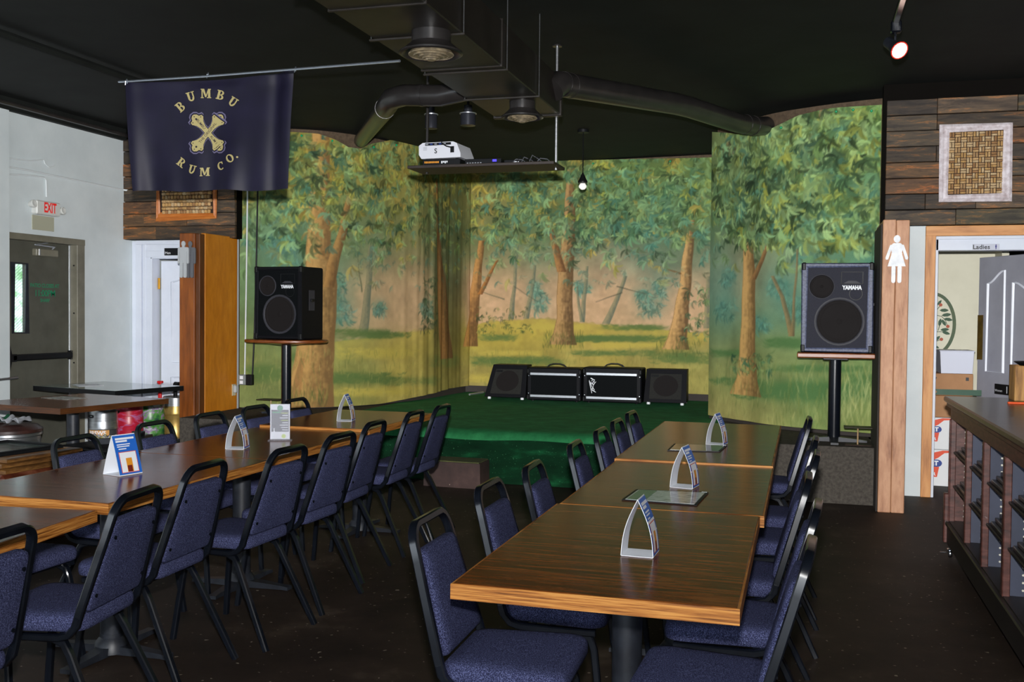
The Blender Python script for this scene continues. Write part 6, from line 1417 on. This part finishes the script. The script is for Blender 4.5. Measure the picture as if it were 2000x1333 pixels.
for k in range(3): RB(p.x+k*.09, p.x+k*.09+.086, 6.60, 6.615, 1.001, 1.001+(q.z-p.z)*.92, .002).build('board', ramp_mat('rough_crate_wood', [(.3, (110, 72, 30)), (.5, (168, 120, 60)), (.75, (206, 160, 92))], 4, (9, 9, 1), 7, .6) if 'rough_crate_wood' not in MATS else MATS['rough_crate_wood'], cr, world=True)
RB(p.x, p.x+.015, 6.617, 6.78, 1.001, 1.001+(q.z-p.z)*.92, .002).build('board', MATS['rough_crate_wood'], cr, world=True)
RB(p.x, p.x+.27, 6.765, 6.78, 1.001, 1.001+(q.z-p.z)*.92, .002).build('board', MATS['rough_crate_wood'], cr, world=True)
RB(p.x+.016, p.x+.27, 6.617, 6.764, 1.001, 1.012, .002).build('board', MATS['rough_crate_wood'], cr, world=True)
zt2 = 1.001+(q.z-p.z)*.92
o = MB().lathe([(0, 0), (.10, 0), (.13, .018), (.132, .022), (.1, .008), (0, .006)], 24).build('black_bowl', blackplastic_m); o.location = (p.x+.14, 6.69, zt2+.0005); tag(o, 'shallow black bowl resting on the wooden crate', 'bowl')
o = RB(-.12, .12, -.012, .012, 0, .012, .004).build('orange_marker', orangep_m); w0 = at(1990, 790, Z=1.0); o.location = (w0.x+.06, w0.y, 1.0005); tag(o, 'bright orange plastic strip lying on the counter', 'strip')

# ------------------------------------------------------------------ clutter in the left corner
def keg(label, x, y, r, h, m, band=None, grp='beer kegs by the white door'):
    t = thing('beer_keg', label, 'keg', (x, y, 0), 0, grp)
    MB().lathe([(r*.80, .0), (r*.97, .012), (r*.97, .05), (r*.93, .065), (r, .085), (r, h*.33), (r*1.03, h*.345), (r, h*.36), (r, h*.70), (r*1.03, h*.715), (r, h*.73), (r, h-.12), (r*.96, h-.09), (r*.70, h-.065), (.03, h-.06), (.03, h-.05), (0, h-.05)], 28).build('barrel', m, t)
    MB().lathe([(r*.93, h-.10), (r*.97, h-.095), (r*.97, h-.012), (r*.90, h), (r*.86, h-.008), (r*.90, h-.02), (r*.90, h-.09)], 28).build('top_chime', m if m is not gold_m else steel_m, t)
    MB().lathe([(.032, h-.06), (.032, h-.035), (.02, h-.03), (0, h-.03)], 12).build('valve', steel_m, t)
    for an in (-1.9, 1.2): MB().prism(rounded(.075, .028, .013, 3), 0, .004, lambda u, v, d: ((r*.972+d)*math.cos(an+u/r), (r*.972+d)*math.sin(an+u/r), h-.05+v)).build('handle_slot', blackplastic_m, t)
    return t
keg('gold painted beer keg beside the red-brown post', -6.115, 8.90, .128, .62, gold_m)
keg('green and violet wrapped beer keg between the gold and the red keg', -6.05, 8.40, .132, .61, greenkeg_m)
keg('red wrapped beer keg next to the green keg', -6.03, 8.05, .130, .60, redkeg_m)
k_ = keg('bare steel beer keg with an orange label under the corner table', -6.06, 7.73, .125, .585, steel_m)
MB().grid(lambda u, v: (.1262*math.cos(-2.1+u*1.6), .1262*math.sin(-2.1+u*1.6), .36+v*.055), 14, 1).build('label_band', mat('keg_label_orange', (206, 150, 80), .5), k_)
text_mb('BREWS', .05, lambda u, v: (.1275*math.cos(-1.35+u/.1275), .1275*math.sin(-1.35+u/.1275), .387+v), 1, .001).build('lettering', white_m, k_, smooth=0)
# red and clear dispenser on the gold keg side
p = at(314, 752, Y=8.80); 
ds = thing('pump_tap', 'red and clear plastic beer pump standing on the gold keg', 'pump', (-6.115, 8.90, .592))
MB().tube([(-6.115, 8.90, .592), (-6.115, 8.90, .70), (-6.10, 8.89, .76)], .02, 10).build('body', blackplastic_m, ds, world=True)
q = at(345, 753, Y=8.85); q1 = at(316, 752, Y=8.85)
MB().tube([q1, q], .024, 12).build('clear_barrel', clear_m, ds, world=True)
MB().tube([q+Vector((-.02, 0, .0)), q+Vector((.03, 0, 0))], .034, 12).build('black_cap', blackplastic_m, ds, world=True)
a = at(312, 749, Y=8.85); b = at(316, 779, Y=8.85); RB(a.x-.01, a.x+.022, 8.83, 8.86, b.z, a.z, .006).build('red_handle', redp_m, ds, world=True); RB(a.x-.016, a.x+.035, 8.825, 8.865, a.z, a.z+.025, .004).build('red_handle_top', redp_m, ds, world=True)
# stock pot / steel keg at the far left
t = thing('steel_pot', 'big stainless steel pot with a dark lid under the corner table', 'pot', (-6.30, 6.85, 0))
MB().lathe([(.24, .0), (.25, .02), (.25, .44), (.262, .45), (.262, .47), (.25, .475)], 36).build('body', steel_m, t)
MB().lathe([(.268, .476), (.268, .50), (.23, .53), (.08, .55), (0, .55)], 36).build('lid', ramp_mat('dark_red_lid', [(.3, (40, 24, 22)), (.7, (72, 44, 38))], 8, rough=.4), t)
for k, an in enumerate((-.4, 2.7)): MB().tube([(.25*math.cos(an-.2), .25*math.sin(an-.2), .36), (.30*math.cos(an), .30*math.sin(an), .36), (.25*math.cos(an+.2), .25*math.sin(an+.2), .36)], .01, 8).build('handle', steel_m, t)
for k, (x, y, m, lb) in enumerate(((-6.38, 6.80, greenribbon_m, 'folded dark green cloth on the lid of the steel pot'), (-6.16, 6.78, greyprint_m, 'folded grey cloth on the lid of the steel pot'))):
    o = MB().grid(lambda u, v: ((u-.5)*.2, (v-.5)*.16, .012+.018*math.sin(u*9+k)*math.cos(v*7)+.012*math.sin(u*23)), 16, 10).build('folded_cloth', m); o.location = (x, y, .58); tag(o, lb, 'cloth'); md = o.modifiers.new('thick', 'SOLIDIFY'); md.thickness = .006
o = RB(-.035, .035, -.03, .03, 0, .11, .004).build('red_tin', mat('dark_red_tin', (110, 26, 30), .4)); o.location = (-5.62, 6.35, .0); tag(o, 'small dark red tin on the floor under the corner table', 'tin'); o.location.z = .001
# black equipment case with an open tray and an upturned table base
ec = thing('flight_case', 'black flight case with silver rivets behind the left row chairs', 'case', (-4.86, 6.52, 0), math.radians(-10))
RB(-.42, .42, -.28, .28, .03, .44, .012).build('body', blackvinyl_m, ec); RB(-.425, .425, -.285, .285, .44, .475, .012).build('lid', blackplastic_m, ec)
for k in range(12):
    MB().lathe([(0, 0), (.007, 0), (.005, .004), (0, .005)], 8, c=(-.38+.069*k, -.2805, .415), M=Matrix.Rotation(math.radians(90), 4, 'X')).build('rivet', chrome_m, ec)
for sx in (-1, 1):
    for sy in (-1, 1): MB().lathe([(.02, 0), (.022, .031)], 8, c=(sx*.36, sy*.22, 0)).build('foot', blackplastic_m, ec)
ub = thing('cast_table_base', 'black cast iron table base resting on the black flight case', 'table base', (-4.80, 6.52, .4755), math.radians(20))
mb = MB()
for k in range(4):
    an = k*PI/2; mb.sweep([(0, 0, .03), (.12*math.cos(an), .12*math.sin(an), .032), (.30*math.cos(an), .30*math.sin(an), .024)], [(-.03, -.02), (.03, -.02), (.02, .02), (-.02, .02)], ref=(-math.sin(an), math.cos(an), 0))
mb.build('feet', blackmetal_m, ub); MB().lathe([(.05, .02), (.048, .1)], 14).build('hub', blackmetal_m, ub)
o = MB().grid(lambda u, v: ((u-.5)*.2, (v-.5)*.14, .03+.022*math.sin(u*13+v*5)*math.sin(v*11+1)), 14, 10).build('crumpled_wrapper', ramp_mat('foil_wrapper', [(.35, (110, 110, 150)), (.5, (220, 220, 226)), (.62, (210, 200, 90)), (.75, (160, 160, 170))], 20, rough=.25, metal=.4)); o.location = (-5.17, 6.56, .480); tag(o, 'crumpled shiny wrapper on the black flight case', 'wrapper'); md = o.modifiers.new('thick', 'SOLIDIFY'); md.thickness = .002
# old trunk with picture frames stacked on it
OX, OY, OR = -5.02, 5.42, math.radians(-6)
ot = thing('old_trunk', 'glossy reddish brown old trunk beside the left row chairs', 'trunk', (OX, OY, 0), OR)
RB(-.40, .40, -.36, .36, 0.001, .40, .015).build('body', trunk_m, ot); RB(-.41, .41, -.37, .37, .40, .475, .02).build('lid', trunk_m, ot)
for x in (-.28, 0, .28): RB(x-.02, x+.02, -.376, .376, .395, .415, .004).build('strap', framebrown_m, ot)
for sx in (-1, 1): RB(sx*.385-.03, sx*.385+.03, -.374, -.33, .36, .44, .004).build('corner_fitting', brass_m, ot)
def pic_frame(label, z, w, l, fm, fw, rz, th=.026, glass=False):
    t = thing('picture_frame', label, 'picture frame', (OX, OY, z), rz, 'picture frames stacked on the old trunk'); c = fw/2
    MB().sweep([(-w/2+c, -l/2+c, th/2), (w/2-c, -l/2+c, th/2), (w/2-c, l/2-c, th/2), (-w/2+c, l/2-c, th/2)], [(-th/2, -c), (th/2*.6, -c), (th/2, -c*.4), (th/2*.7, c*.5), (th/2*.2, c), (-th/2, c)], ref=(0, 0, 1), closed=True).build('frame', fm, t, smooth=20)
    B(-w/2+fw*.7, w/2-fw*.7, -l/2+fw*.7, l/2-fw*.7, .002, .010).build('picture', mirror_m if glass else cardboard_m, t)
pic_frame('lowest brown gilt picture frame on the old trunk', .4755, .76, .66, framebrown_m, .07, OR+.03, .034)
pic_frame('middle brown gilt picture frame in the stack on the old trunk', .510, .74, .64, framebrown_m, .065, OR-.02, .03)
pic_frame('upper brown gilt picture frame in the stack on the old trunk', .5405, .72, .62, framebrown_m, .06, OR+.04, .026)
pic_frame('black picture frame with glass on top of the frame stack', .567, .52, .50, blackplastic_m, .03, OR-.05, .026, True)
